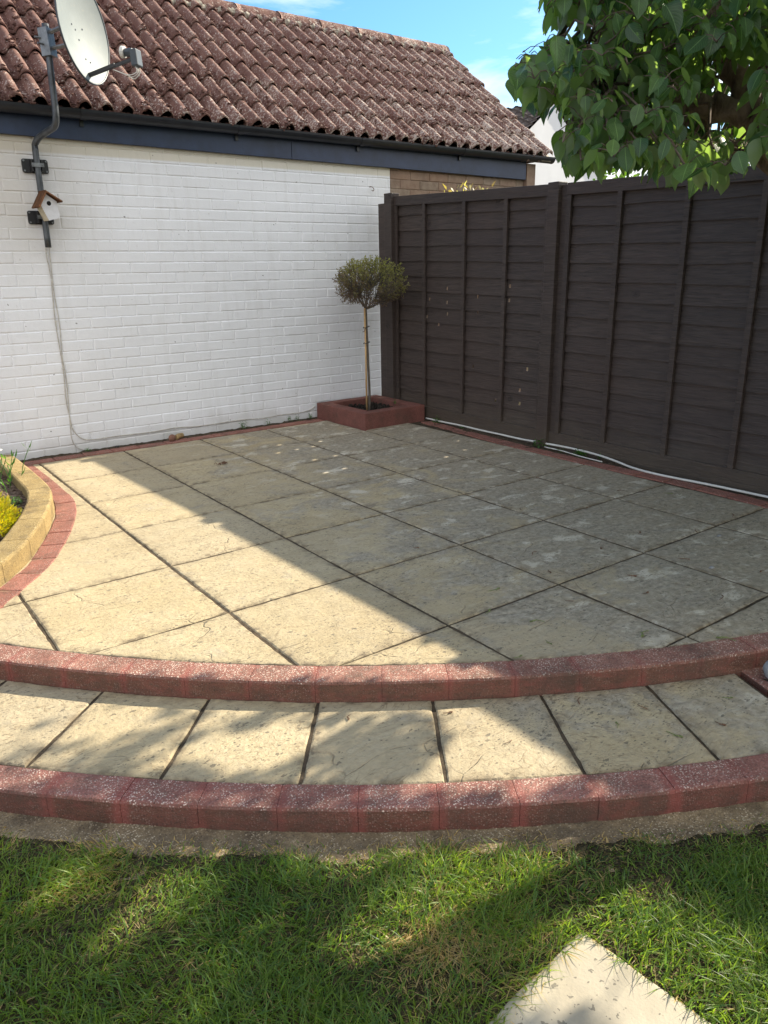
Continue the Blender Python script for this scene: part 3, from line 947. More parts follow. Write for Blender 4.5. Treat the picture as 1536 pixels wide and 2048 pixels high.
# right-hand planting bed where the pear tree stands
mb = MB()
xs = np.linspace(2.20, 4.3, 70); ys = np.linspace(-2.5, 1.22, 90)
V = []
for x in xs:
    for y in ys:
        V.append((x, y, -0.070 + 0.02 * (vnoise(x * 7, y * 7, 12) - 0.5) + 0.012 * (vnoise(x * 40, y * 40, 13) - 0.5)))
F = []
for i in range(69):
    for j in range(89):
        cx, cy = (xs[i] + xs[i + 1]) / 2, (ys[j] + ys[j + 1]) / 2
        a = math.degrees(math.atan2(cy - C0[1], cx - C0[0])); rr = math.hypot(cx - C0[0], cy - C0[1])
        if rr < 5.03: continue
        if a < -112.0: continue
        F.append((i * 90 + j, (i + 1) * 90 + j, (i + 1) * 90 + j + 1, i * 90 + j + 1))
mb.add(V, F)
tag(mb.build('tree_bed_soil', M['dirt'], smooth=True), kind='structure')
paver_row('paver_edging', [P(-112.35, 5.05), P(-112.35, 5.3), P(-112.35, 5.6)][::-1], 0.10, 0.206, Z1 + 0.003,
          'short row of dark pavers closing the right end of the lower step', M['redblock2'], h=0.09)

# ================================================================= PLANTER
pl_t = thing('brick_planter', (3.8, 5.35, 0), 'low square planter box painted dark red in the corner', 'planter')
mb = MB()
px0, px1, py0, py1, ph, pw = 3.480, 4.128, 5.004, 5.742, 0.137, 0.108
cs = [(px0, py0), (px1, py0 + 0.016), (px1 + 0.005, py1), (px0 - 0.01, py1)]
ci = [(px0 + pw, py0 + pw), (px1 - pw, py0 + pw + 0.012), (px1 - pw, py1 - pw), (px0 + pw - 0.006, py1 - pw)]
def sub(a, b, n): return [(a[0] + (b[0] - a[0]) * t / n, a[1] + (b[1] - a[1]) * t / n) for t in range(n)]
o_ = sum([sub(cs[i], cs[(i + 1) % 4], 10) for i in range(4)], []); i_ = sum([sub(ci[i], ci[(i + 1) % 4], 10) for i in range(4)], [])
n = len(o_)
def jz(p, z): return (p[0] + 0.003 * (vnoise(p[0] * 15, p[1] * 15 + z * 20, 1) - .5), p[1] + 0.003 * (vnoise(p[0] * 15, p[1] * 15 + z * 20, 2) - .5), z + (0.004 * (vnoise(p[0] * 9, p[1] * 9, 3) - .5) if z > 0 else 0))
V = [jz(p, -0.03) for p in o_] + [jz(p, 0.068) for p in o_] + [jz(p, ph) for p in o_] + [jz(p, ph) for p in i_] + [jz(p, 0.03) for p in i_]
F = []
for q in range(4):
    F += [(q * n + i, q * n + (i + 1) % n, (q + 1) * n + (i + 1) % n, (q + 1) * n + i) for i in range(n)]
mb.add(V, F, 0, 0.3)
mb.build('box_wall', M['planter'], pl_t, bevel=0.006)
mb = MB()
xs = np.linspace(px0 + pw - 0.02, px1 - pw + 0.02, 26); ys = np.linspace(py0 + pw - 0.02, py1 - pw + 0.02, 28)
X, Y = np.meshgrid(xs, ys, indexing='ij')
Z = 0.085 + 0.022 * (vnoise(X * 18, Y * 18, 31) - .5) + 0.012 * (vnoise(X * 60, Y * 60, 32) - .5)
mb.add(np.stack([X, Y, Z], -1).reshape(-1, 3), [(i * 28 + j, (i + 1) * 28 + j, (i + 1) * 28 + j + 1, i * 28 + j + 1) for i in range(25) for j in range(27)])
for k in range(260):
    mb.ball((random.uniform(px0 + pw, px1 - pw), random.uniform(py0 + pw, py1 - pw), 0.092 + random.uniform(-.006, .004)), random.uniform(0.006, 0.014), 0, 5, 4, 0.2)
mb.build('soil', M['blacksoil'], pl_t)

# ================================================================= GARAGE
gx0, gx1 = -1.2, 6.10
garage = thing('garage', (2.45, 5.8, 0), 'low garage with white painted brick wall under a mossy pantile roof', 'garage')
# wall of individually modelled brick faces (running bond), painted to x=4.35, bare brown beyond
def brick_wall(mb, xa, xb, z0, z1, y, joint=0.010, depth=0.0035, m=0, amp=0.0018):
    ch, bl = 0.0755, 0.2255
    nrow = int(round((z1 - z0) / ch))
    for r in range(nrow):
        zb = z0 + r * ch
        x = xa - (0 if r % 2 else bl / 2) - (bl if False else 0)
        wob = 0.0015 * math.sin(r * 1.7)
        while x < xb:
            a = max(x, xa); b = min(x + bl, xb)
            if b - a > 0.012:
                j = joint / 2
                xx0, xx1, zz0, zz1 = a + j, b - j, zb + j + wob, zb + ch - j + wob
                dy = random.uniform(-amp, amp)
                s_ = 0.0045
                o = [(xx0 - s_, y + depth, zz0 - s_), (xx1 + s_, y + depth, zz0 - s_), (xx1 + s_, y + depth, zz1 + s_), (xx0 - s_, y + depth, zz1 + s_)]
                i = [(xx0 + .002, y + dy, zz0 + .001 + random.uniform(-.0012, .0012)), (xx1 - .002, y + dy, zz0 + .001 + random.uniform(-.0012, .0012)),
                     (xx1 - .002, y + dy + random.uniform(-.0008, .0008), zz1 - .001), (xx0 + .002, y + dy, zz1 - .001)]
                mb.add(o + i, [(4, 5, 6, 7), (0, 1, 5, 4), (1, 2, 6, 5), (2, 3, 7, 6), (3, 0, 4, 7)], m)
            x += bl
    mb.add([(xa, y + depth, z0), (xb, y + depth, z0), (xb, y + depth, z1), (xa, y + depth, z1)], [(0, 1, 2, 3)], m, 0.2)
mb = MB()
brick_wall(mb, gx0, 4.352, -0.02, 2.17, WALL_Y, 0.0125, 0.0036, 0, 0.0018)
mb.build('painted_wall', M['wall'], garage)
mb = MB()
brick_wall(mb, 4.356, 6.04, -0.02, 2.17, WALL_Y + 0.004, 0.010, 0.006)
mb.box(gx0, 6.04, WALL_Y + 0.02, WALL_Y + 0.22, -0.1, 2.25, 0, 0.4)
mb.build('brick_wall', M['brick'], garage)
mb = MB()
mb.box(6.04, 6.16, WALL_Y - 0.04, WALL_Y + 0.24, -0.1, 2.24, 0, 0.7)   # end pier
mb.box(5.94, 6.14, WALL_Y + 0.26, 8.85, -0.1, 2.25, 0, 0.4)            # far side walls
mb.box(gx0, gx0 + 0.2, WALL_Y + 0.26, 8.85, -0.1, 2.25, 0, 0.4)
mb.box(gx0, 6.14, 8.86, 9.06, -0.1, 2.25, 0, 0.4)
# gable triangle
mb.add([(6.10, 5.62, 2.25), (6.10, 8.9, 2.25), (6.10, 7.26, 3.44), (5.95, 5.62, 2.25), (5.95, 8.9, 2.25), (5.95, 7.26, 3.44)], [(0, 1, 2), (5, 4, 3)], 0, 0.6)
mb.build('brick_wall', M['brick'], garage)
# fascia
mb = MB()
def fz(x): return 2.142 - 0.0085 * x
for xa, xb in ((gx0, 3.34), (3.343, 6.03)):
    V = [(x, y, z) for x in (xa, xb) for y in (WALL_Y - .036, WALL_Y - .006) for z in (fz(x), 2.30)]
    mb.add(V, [(0, 1, 3, 2), (4, 6, 7, 5), (0, 4, 5, 1), (2, 3, 7, 6), (0, 2, 6, 4), (1, 5, 7, 3)])
mb.build('fascia', M['fascia'], garage, bevel=0.003)
# gutter
gy, gz, gr = WALL_Y - 0.095, 2.302, 0.054
mb = MB()
NA = 12
secs = [gx0, 1.72, 2.86, 4.42, 6.33]
def half_tube(mb, xa, xb, r, th=0.003, end=False, yc=gy, zc=gz):
    vs = []
    for x in (xa, xb):
        for rr in (r, r - th):
            for k in range(NA + 1):
                a = math.pi * k / NA
                vs.append((x, yc - rr * math.cos(a), zc - rr * math.sin(a)))
    n = NA + 1
    f = []
    for k in range(NA):
        f.append((k, k + 1, 2 * n + k + 1, 2 * n + k))
        f.append((n + k + 1, n + k, 3 * n + k, 3 * n + k + 1))
    f.append((0, 2 * n, 3 * n, n)); f.append((NA, n + NA, 3 * n + NA, 2 * n + NA))
    for b in (0, 2 * n):
        for k in range(NA): f.append((b + k, b + n + k, b + n + k + 1, b + k + 1))
    mb.add(vs, f)
half_tube(mb, gx0, 6.33, gr)
# closed end cap
vs = [(6.331, gy, gz)] + [(6.331, gy - (gr + .002) * math.cos(math.pi * k / NA), gz - (gr + .002) * math.sin(math.pi * k / NA)) for k in range(NA + 1)]
mb.add(vs, [(0, k + 1, k + 2) for k in range(NA)])
gut = mb.build('gutter', M['gutter'], garage)
for x in (1.715, 2.86, 3.98, 5.13):
    b = MB()
    half_tube(b, x - 0.022, x + 0.022, gr + 0.0045, 0.004)
    b.box(x - 0.012, x + 0.012, WALL_Y - 0.052, WALL_Y - 0.038, gz - 0.09, gz - 0.01)
    b.build('gutter_bracket', M['gutter'], gut)

# roof: pantile courses
RX0, RX1 = -1.3, 6.285
ey, ez = 5.650, 2.286
ry, rz = 7.320, 3.565
sl = np.array([0, ry - ey, rz - ez]); SL = np.linalg.norm(sl); sl = sl / SL
sn = np.array([0, -sl[2], sl[1]])
pitch_x = 0.141
def roll_prof(x):
    ph = ((RX1 - x) / pitch_x) % 1.0            # 0 at verge, roll then pan
    z = np.where(ph < 0.66, 0.052 * np.sin(np.pi * np.clip(ph / 0.66, 0, 1)) ** 0.62, -0.006 * np.sin(np.pi * np.clip((ph - 0.66) / 0.34, 0, 1)))
    return z
def roof_side(mb, ey_, ez_, sl_, sn_, fine=True):
    nrollseg = 14 if fine else 8
    xs = np.arange(RX0, RX1 + 1e-6, pitch_x / nrollseg)
    gauge = 0.318
    ncourse = int(math.ceil(SL / gauge))
    base = roll_prof(xs + 1e-5)
    for c in range(ncourse):
        s0 = c * gauge; s1 = min(s0 + gauge + 0.03, SL + 0.02)
        ns = 9 if fine else 3
        xc = xs
        idx = np.floor((RX1 - xc) / (pitch_x * 3 + 1e-9)).astype(int)
        rt = RNG.normal(0, 1, idx.max() + 2)
        rows = []
        for k in range(-1, ns + 1):
            t = max(k, 0) / ns
            s = s0 + (s1 - s0) * t
            lift = 0.027 * (1 - t) + 0.003
            if k == -1: lift -= 0.013
            h = base + lift + rt[idx] * 0.002
            if fine:
                h = h + 0.006 * (vnoise(xc * 30, s * 30 + 0 * xc, 40) - 0.5) + 0.004 * (vnoise(xc * 75, s * 75 + 0 * xc, 41) - 0.5)
            js = rt[np.clip(idx + 1, 0, None)] * 0.004 + (0.006 * (vnoise(xc * 40, c + 0 * xc, 42) - .5) if k <= 0 else 0)
            pos = np.array([0, ey_, ez_]) + np.outer(s + js, sl_) + np.outer(h, sn_)
            pos[:, 0] = xc + rt[idx] * 0.0015
            rows.append(pos)
        V = np.concatenate(rows); n = len(xc)
        F = [(a * n + i, a * n + i + 1, (a + 1) * n + i + 1, (a + 1) * n + i) for a in range(len(rows) - 1) for i in range(n - 1)]
        if sl_[1] < 0: F = [f[::-1] for f in F]
        tone = np.tile(np.abs(rt[idx]) % 1.0, len(rows))
        mb.add(V, F, 0, tone)
mb = MB()
roof_side(mb, ey, ez, sl, sn)
# underlay deck, slightly below the tiles (dark hollows under the rolls)
dk = [(RX0, ey + 0.02, ez - 0.012), (RX1 - 0.03, ey + 0.02, ez - 0.012), (RX1 - 0.03, ry, rz - 0.02), (RX0, ry, rz - 0.02)]
mb.add(dk, [(0, 1, 2, 3)], 1, 0.2)
sl_b = np.array([0, -sl[1], sl[2]]); sn_b = np.array([0, sl[2], sl[1]])
roof_side(mb, 2 * ry - ey, ez, sl_b, sn_b, False)
# verge: undercloak and mortar line below the last roll
v0 = np.array([0, ey - 0.01, ez]); v1 = np.array([0, ry, rz])
for (xa, xb, dn, mt) in ((RX1 - 0.14, RX1 - 0.012, 0.0, 2),):
    for (a, b) in ((v0, v1), (np.array([0, 2 * ry - ey, ez]), v1)):
        V = [(xa, a[1], a[2] + .006), (xb, a[1], a[2] + .006), (xb, b[1], b[2] + .006), (xa, b[1], b[2] + .006), (xa, a[1], a[2] - 0.03), (xb, a[1], a[2] - 0.03), (xb, b[1], b[2] - 0.03), (xa, b[1], b[2] - 0.03)]
        mb.add(V, [(0, 1, 2, 3), (7, 6, 5, 4), (1, 5, 6, 2), (0, 4, 5, 1), (0, 3, 7, 4)], mt, 0.5)
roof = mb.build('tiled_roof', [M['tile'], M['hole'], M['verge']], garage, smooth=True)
# ridge tiles
x = RX0
while x < RX1 - 0.02:
    L = 0.455
    b = MB()
    xe = min(x + L - 0.012, RX1 + 0.01)
    vs = []
    nA = 12; nL = 8
    dz0 = random.uniform(-.004, .006)
    for i in range(nL + 1):
        xx = x + (xe - x) * i / nL
        for k in range(nA + 1):
            a = math.pi * (k / nA) * 1.06 - 0.09
            r = 0.112 + 0.005 * (vnoise(xx * 30, k * 1.3, 50) - .5) + 0.003 * (vnoise(xx * 80, k * 3, 51) - .5)
            vs.append((xx, ry - r * math.cos(a), rz - 0.030 + dz0 + 0.92 * r * math.sin(a)))
    n = nA + 1
    f = [(i * n + k, (i + 1) * n + k, (i + 1) * n + k + 1, i * n + k + 1) for i in range(nL) for k in range(nA)]
    f.append(tuple(nL * n + k for k in range(n))); f.append(tuple(range(n))[::-1])
    b.add(vs, f)
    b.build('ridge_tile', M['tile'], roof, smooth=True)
    # mortar joint between ridge tiles
    x += L
for s_ in (-1, 1):
    b = MB()
    for i in range(260):
        xx = RX0 + (RX1 - RX0 - .05) * i / 259
        b.ball((xx, ry + s_ * 0.108, rz - 0.045 + random.uniform(-.01, .01)), random.uniform(0.022, 0.036), 0, 6, 5, 0.12)
    b.build('ridge_mortar', M['verge'], roof)
# moss
mb = MB()
for k in range(4200):
    u = random.random()
    x = 0.8 + (6.15 - 0.8) * (u ** 1.15)
    c = random.randrange(7)
    s = c * 0.318 + abs(random.gauss(0, 0.05)) if random.random() < 0.5 else random.uniform(0, SL)
    if s > SL - 0.03: continue
    if vnoise(x * 2.3, s * 3.1, 60) < random.uniform(0.25, 0.75) - 0.22 * (x < 2.6) - 0.15 * (s < 0.4): continue
    ph = ((RX1 - x) / pitch_x) % 1.0
    if ph < 0.5 and random.random() < 0.55: continue
    cr = (s % 0.318) / 0.318
    h = float(roll_prof(np.array([x]))[0]) + 0.027 * (1 - cr) + 0.003
    p = np.array([0, ey, ez]) + sl * s + sn * (h + 0.002); p[0] = x
    cr_ = (1.3 if s < 0.35 or x < 2.5 else 1.0)
    for q in range(random.randint(2, 5)):
        pp_ = p + np.array([random.gauss(0, .012), 0, 0]) + sl * random.gauss(0, .014)
        mb.ball(pp_, random.uniform(0.004, 0.010) * cr_, 0, 5, 4, 0.28, None, (1, 1, 0.65))
for k in range(2600):
    x = random.uniform(RX0, 6.2)
    if vnoise(x * 4, 0.5, 66) < random.uniform(.1, .75): continue
    mb.ball((x, ey + random.uniform(-.006, .035), ez + random.uniform(0.0, .022)), random.uniform(.006, .015), 0, 5, 4, .25, None, (1.2, 1, .8))
mb.build('moss', M['moss'], roof, kind='stuff')

# ================================================================= WALL CABLES, HOOK
def tube_obj(name, pts, r, mat, label, cat, n=6, sm=3):
    b = MB()
    b.tube(smooth_path(pts, sm), r, n)
    return tag(b.build(name, mat, smooth=True), label, cat)
wy = WALL_Y - 0.006
ct = thing('wall_cable', (1.38, wy, 0.0), 'pair of thin white painted cables running down and along the foot of the wall', 'cable')
b = MB(); b.tube(smooth_path([(1.388, wy - .012, 1.47), (1.378, wy, 1.40), (1.386, wy, 1.229), (1.372, wy, 0.959), (1.378, wy, 0.61), (1.366, wy, 0.40), (1.374, wy, 0.283), (1.386, wy, 0.17), (1.440, wy, 0.098), (1.53, wy, 0.078), (1.72, wy, 0.080), (1.955, wy, 0.074), (2.16, wy, 0.081), (2.371, wy, 0.068), (2.729, wy, 0.071), (2.95, wy, 0.058), (3.112, wy, 0.066), (3.30, wy, 0.062), (3.417, wy, 0.075), (3.47, wy, 0.10)], 4), 0.0038, 6)
b.build('cable_run', M['cable'], ct, smooth=True)
b = MB(); b.tube(smooth_path([(1.402, wy - .012, 1.47), (1.399, wy, 1.35), (1.392, wy, 1.15), (1.398, wy, 0.924), (1.384, wy, 0.70), (1.389, wy, 0.537), (1.370, wy, 0.209), (1.368, wy, 0.096), (1.40, wy, 0.03), (1.45, wy, 0.008)], 4), 0.0033, 6)
b.build('cable_run', M['cable'], ct, smooth=True)
for (x, z) in [(1.388, 1.23), (1.383, 1.39), (1.38, 0.95), (1.374, 0.62), (1.38, 0.19), (1.47, 0.088), (1.60, 0.079), (1.80, 0.078), (2.16, 0.081), (2.5, 0.068), (2.9, 0.06), (3.25, 0.064)]:
    b = MB(); b.box(x - .005, x + .005, wy - .007, wy + .003, z - .006, z + .006)
    b.build('cable_clip', M['whitepl'], ct)
tube_obj('wall_hook', [(4.127, WALL_Y + .004, 1.945), (4.135, WALL_Y - .02, 1.944), (4.150, WALL_Y - .03, 1.930), (4.146, WALL_Y - .03, 1.912), (4.130, WALL_Y - .026, 1.915)], 0.0032, M['dead'],
         'tiny rusty hook in the white wall near the fence end', 'hook')

# ================================================================= SATELLITE DISH
dt = thing('satellite_dish', (1.39, 5.70, 1.95), 'grey oval satellite dish on a cranked pole bolted to the white wall', 'satellite dish')
pole_pts = [(1.385, 5.715, 1.44), (1.388, 5.712, 1.70), (1.390, 5.708, 2.035), (1.395, 5.69, 2.085), (1.412, 5.62, 2.115), (1.440, 5.48, 2.135), (1.455, 5.415, 2.150), (1.462, 5.385, 2.20), (1.464, 5.38, 2.35), (1.470, 5.38, 2.70)]
b = MB()
sp_ = smooth_path(pole_pts, 3)
b.tube(sp_, 0.0205, 12)
b.build('pole', M['polemetal'], dt, smooth=True)
for (bx, bz, tw) in ((1.388, 1.952, 0), (1.376, 1.632, 0.05)):
    b = MB()
    # base plate with scalloped ends, made of a centre plate and two ear plates
    pts = []
    W, Hh = 0.082, 0.043
    for (cx, cz) in ((W - .014, Hh - .014), (-W + .014, Hh - .014), (-W + .014, -Hh + .014), (W - .014, -Hh + .014)):
        st = {(1, 1): 0, (-1, 1): 90, (-1, -1): 180, (1, -1): 270}[(int(math.copysign(1, cx)), int(math.copysign(1, cz)))]
        for q in range(5):
            a = R_(st + 22.5 * q); pts.append((bx + cx + .014 * math.cos(a), bz + cz + .014 * math.sin(a)))
    n = len(pts)
    V = [(p[0], WALL_Y - 0.004, p[1]) for p in pts] + [(p[0], WALL_Y - 0.014, p[1]) for p in pts]
    b.add(V, [tuple(range(n)), tuple(range(2 * n - 1, n - 1, -1))] + [(i, n + i, n + (i + 1) % n, (i + 1) % n) for i in range(n)])
    for sx in (-0.030, 0.030):
        b.box(bx + sx - .004, bx + sx + .004, WALL_Y - 0.072, WALL_Y - 0.012, bz - .036, bz + .036)
    b.box(bx - .034, bx + .034, WALL_Y - 0.040, WALL_Y - 0.034, bz - .036, bz + .036)
    pb = b.build('wall_bracket', M['black'], dt, bevel=0.0015)
    b = MB()
    b.box(bx - .038, bx + .038, WALL_Y - 0.092, WALL_Y - 0.084, bz - .012, bz + .012)
    for sx in (-.030, .030):
        b.tube([(bx + sx, WALL_Y - .04, bz), (bx + sx, WALL_Y - .102, bz)], 0.0055, 6)
    b.build('clamp_bar', M['steel'], pb)
    for sx in (-.070, .070):
        for sz in (-.031, .031):
            b = MB(); b.tube([(bx + sx, WALL_Y - .012, bz + sz), (bx + sx, WALL_Y - .021, bz + sz)], 0.0065, 6)
            b.build('bolt', M['steel'], pb)
# reflector
nvec = np.array([0.665, -0.740, 0.06]); nvec /= np.linalg.norm(nvec)
rgt = np.cross(np.array([0, 0, 1.0]), nvec); rgt /= np.linalg.norm(rgt)
upv = np.cross(nvec, rgt)
dc = np.array([1.655, 5.235, 2.665])
A_, B_, DEP = 0.262, 0.292, 0.048
def dp(u, v, w): return dc + rgt * u + upv * v + nvec * w
b = MB()
NR, NT = 12, 48
V = []; 
for side in (0, 1):
    for i in range(NR + 1):
        r = i / NR
        for k in range(NT):
            a = 2 * math.pi * k / NT
            V.append(dp(A_ * r * math.cos(a), B_ * r * math.sin(a), DEP * (r * r - 1) - side * 0.0035))
F = []
n1 = (NR + 1) * NT
for i in range(NR):
    for k in range(NT):
        a = i * NT + k; c = i * NT + (k + 1) % NT
        F.append((a, a + NT, c + NT, c)); F.append((n1 + c, n1 + c + NT, n1 + a + NT, n1 + a))
b.add(np.array(V), F)
refl = b.build('reflector', M['dish'], dt, smooth=True)
b = MB()
b.tube([dp(A_ * math.cos(2 * math.pi * k / 48), B_ * math.sin(2 * math.pi * k / 48), -0.004) for k in range(49)], 0.0065, 8, caps=False)
b.build('rim', M['greypl'], refl, smooth=True)
for (u, v) in [(-.055, .02), (-.02, .0), (.06, -.16), (.02, -.15), (.055, .02), (.0, -.05)]:
    r2 = (u / A_) ** 2 + (v / B_) ** 2
    b = MB(); b.tube([dp(u, v, DEP * (r2 - 1) + .0005), dp(u, v, DEP * (r2 - 1) + .003)], 0.005, 8)
    b.build('rivet', M['greypl'], refl)
# back bracket from the pole top to the dish
pt = np.array([1.470, 5.38, 2.60])
bc = dp(0, 0.0, -DEP - 0.01)
b = MB()
b.box(-.035, .035, -.03, .03, -.075, .075, c=pt, R=np.stack([rgt, np.cross(nvec, rgt) * 0 + nvec, upv], 1))
b.tube([pt + upv * .045, bc + upv * 0.05], 0.012, 6)
b.tube([pt - upv * .035, bc - upv * 0.06], 0.012, 6)
b.box(-.055, .055, -.006, .006, -.09, .09, c=bc + nvec * .004, R=np.stack([rgt, nvec, upv], 1))
b.tube([pt + np.array([-.075, -.01, .02]), pt + np.array([.02, 0, .02])], 0.006, 6)
b.tube([pt + np.array([-.065, -.03, -.015]), pt + np.array([.02, 0, -.015])], 0.006, 6)
b.build('mount_bracket', M['steel'], dt)
# feed arm
a0 = dp(-0.005, -B_ * 0.84, DEP * -0.35)
lnb = np.array([1.835, 4.985, 2.462])
lnb = dp(0.0, -0.19, 0.275)
b = MB()
d = lnb - a0; L = np.linalg.norm(d); dx_ = d / L; dy_ = np.cross(upv, dx_); dy_ /= np.linalg.norm(dy_); dz_ = np.cross(dx_, dy_)
Rm = np.stack([dx_, dy_, dz_], 1)
b.box(-0.02, L * 0.62, -.010, .010, -.011, .011, c=a0, R=Rm)
b.box(L * 0.60, L, -.008, .008, -.009, .009, c=a0 - dz_ * 0.004, R=Rm)
arm = b.build('feed_arm', M['black'], dt, bevel=0.002)
b = MB()
bx_ = np.stack([nvec, rgt, upv], 1)
hc = lnb + upv * 0.005 + nvec * 0.03
b.box(-.020, .024, -.034, .034, -.052, .038, c=hc, R=bx_)
b.tube([hc - nvec * .015 + upv * .024, hc - nvec * .065 + upv * .033], [.026, .022], 12)
feed = b.build('feed_unit', M['greypl'], dt, bevel=0.005)
b = MB()
b.tube([hc - nvec * .064 + upv * .033, hc - nvec * .086 + upv * .037], [.031, .034], 14)
b.build('feed_cap', M['whitepl'], feed, smooth=False, bevel=0.003)
b = MB()
for s_ in (-.018, .0, .018):
    e0 = hc - upv * .052 + rgt * s_
    b.tube(smooth_path([e0, e0 - upv * .03 + nvec * .003, e0 - upv * (.05 + s_ * .4) - nvec * .04, e0 - upv * .03 - nvec * .085, a0 + dx_ * L * .55 - dz_ * .018], 4), 0.0028, 6)
b.build('feed_cable', M['whitepl'], feed, smooth=True)

# ================================================================= BIRD HOUSE
bt = thing('birdhouse', (1.395, 5.62, 1.60), 'small crooked white bird box with brown pitched roof hung on the dish pole', 'birdhouse')
ang = R_(14)
def bh(u, v, w):      # u right, v up, w out of wall (towards -y)
    uu = u * math.cos(ang) - v * math.sin(ang); vv = u * math.sin(ang) + v * math.cos(ang)
    yaw = R_(8)
    return np.array([1.392 + uu * math.cos(yaw) + w * math.sin(yaw) * 1.0, 5.688 - w * math.cos(yaw) + uu * math.sin(yaw), 1.700 + vv])
pent = [(-.040, -.088), (.040, -.088), (.055, .012), (.0, .072), (-.055, .012)]
b = MB()
V = [bh(u, v, 0.0) for u, v in pent] + [bh(u, v, .085) for u, v in pent]
b.add(V, [(4, 3, 2, 1, 0)], 1); b.add(V, [(5, 6, 7, 8, 9)], 0); b.add(V, [(i, (i + 1) % 5, 5 + (i + 1) % 5, 5 + i) for i in range(5)], 1)
b.build('box_body', [M['birdwhite'], M['birdcream']], bt)
b = MB()
b.add([bh(.0 + .0145 * math.cos(2 * math.pi * k / 20), .012 + .0145 * math.sin(2 * math.pi * k / 20), .0862) for k in range(20)], [tuple(range(20))])
b.build('entrance_hole', M['hole'], bt)
for sgn in (-1, 1):
    b = MB()
    ap = (0.0, .080); en = (sgn * .078, .080 - .078 * 1.02)
    t = (.006 * sgn, .007)
    q = [ap, en, (en[0] + t[0], en[1] + t[1]), (0.0, ap[1] + .010)]
    if sgn == 1: q = [(ap[0] - .004, ap[1] + .004), en, (en[0] + t[0], en[1] + t[1]), (-.004, ap[1] + .014)]
    V = [bh(u, v, -.01) for u, v in q] + [bh(u, v, .118) for u, v in q]
    b.add(V, [(0, 1, 2, 3), (7, 6, 5, 4)] + [(i, 4 + i, 4 + (i + 1) % 4, (i + 1) % 4) for i in range(4)])
    b.build('roof_board', M['birdroof'], bt)

# ================================================================= FENCE
FX = 4.18
fence = thing('wooden_fence', (FX + 0.02, 2.7, 0), 'tall dark brown lap panel fence on the right of the patio', 'fence')
def topz(y): return 1.847 - 0.034 * (5.48 - y) if y > 3.6 else 1.783 - 0.024 * (3.6 - y)
holes = [(4.73, 1.098), (4.73, 1.0), (4.73, .91), (4.84, .84), (4.38, 1.05), (4.38, .95), (4.38, .86), (4.045, 1.03), (4.04, 1.13), (4.41, .52), (3.84, .55), (3.9, .37), (3.9, .29), (4.15, .28), (4.95, 1.02), (4.98, .88)]
holes = [(y * FX / 4.11, 1.265 + (z - 1.265) * FX / 4.11) for y, z in holes]
def lap_panel(ya, yb, nb, battens, seed):
    """boards between ya<yb, z from 0.12 to the top rail"""
    pan = MB()
    zb0 = 0.105
    cells = 46
    for r in range(nb):
        ty = random.random()
        def zrow(y, fr): return zb0 + (topz(y) - 0.03 - zb0) * fr
        ys = list(np.linspace(ya, yb, cells))
        hh = []
        for (hy, hz_) in holes:
            if ya < hy < yb:
                z0 = zrow(hy, r / nb); z1 = zrow(hy, (r + 1) / nb)
                if z0 + 0.012 <= hz_ < z1 + 0.004: hh.append((hy, min(max(hz_, z0 + .034), z1 - .014)))
        for (hy, hz_) in hh:
            ys = [y for y in ys if abs(y - hy) > 0.016] + [hy - .0115, hy + .0115]
        ys = sorted(ys)
        amp = random.uniform(0.003, 0.009)
        for a, c in zip(ys[:-1], ys[1:]):
            m_ = (a + c) / 2
            cut = [h for h in hh if abs(m_ - h[0]) < 0.011]
            def edge(y, up):
                fr = (r + (1 if up else 0)) / nb
                z = zrow(y, fr)
                w = amp * (vnoise(y * 3.1, r * 7.3, seed) - .5) * 2 + 0.004 * (vnoise(y * 11, r * 3.3, seed + 1) - .5)
                return z + (0.018 if up else w)
            spans = [(0.0, 1.0)]
            if cut:
                L = edge(m_, True) - edge(m_, False)
                f0 = (cut[0][1] - .013 - edge(m_, False)) / L; f1 = (cut[0][1] + .013 - edge(m_, False)) / L
                spans = [(0.0, f0), (f1, 1.0)]
            for (f0, f1) in spans:
                V = []
                for fr in (f0, f1):
                    for y in (a, c):
                        z = edge(y, False) + (edge(y, True) - edge(y, False)) * fr
                        x = FX + 0.004 + 0.016 * fr + 0.003 * (vnoise(y * 2.2, r * 5.1, seed + 5) - .5)
                        V.append((x, y, z))
                Vb = [(v[0] + 0.007, v[1], v[2]) for v in V]
                pan.add(V + Vb, [(0, 2, 3, 1), (4, 5, 7, 6), (0, 1, 5, 4), (2, 6, 7, 3)] + ([(0, 4, 6, 2), (1, 3, 7, 5)] if hh else []), 0, ty)
    p = pan.build('fence_panel', M['fence'], fence)
    for yb_ in battens:
        for side in (0,):
            b = MB()
            z1 = topz(yb_) - 0.072
            b.box(FX - 0.019, FX + 0.002, yb_ - 0.0175, yb_ + 0.0175, 0.10, z1)
            b.build('batten', M['fence'], p, bevel=0.002)
    b = MB()
    # top rail follows the sloping top
    V = []
    for y in (ya, yb):
        for (x, dz) in ((FX - 0.020, -.075), (FX + 0.030, -.075), (FX + 0.030, 0), (FX - 0.020, 0)):
            V.append((x, y, topz(y) + dz))
    b.add(V, [(0, 1, 2, 3), (7, 6, 5, 4), (0, 4, 5, 1), (1, 5, 6, 2), (2, 6, 7, 3), (3, 7, 4, 0)])
    b.build('top_rail', M['fence'], p, bevel=0.003)
    for y0_, y1_ in ((ya, ya + 0.035), (yb - 0.035, yb)):
        b = MB()
        b.box(FX - 0.0185, FX + 0.002, y0_, y1_, 0.10, topz((y0_ + y1_) / 2) - 0.076)
        b.build('side_rail', M['fence'], p, bevel=0.002)
k = FX / 4.11
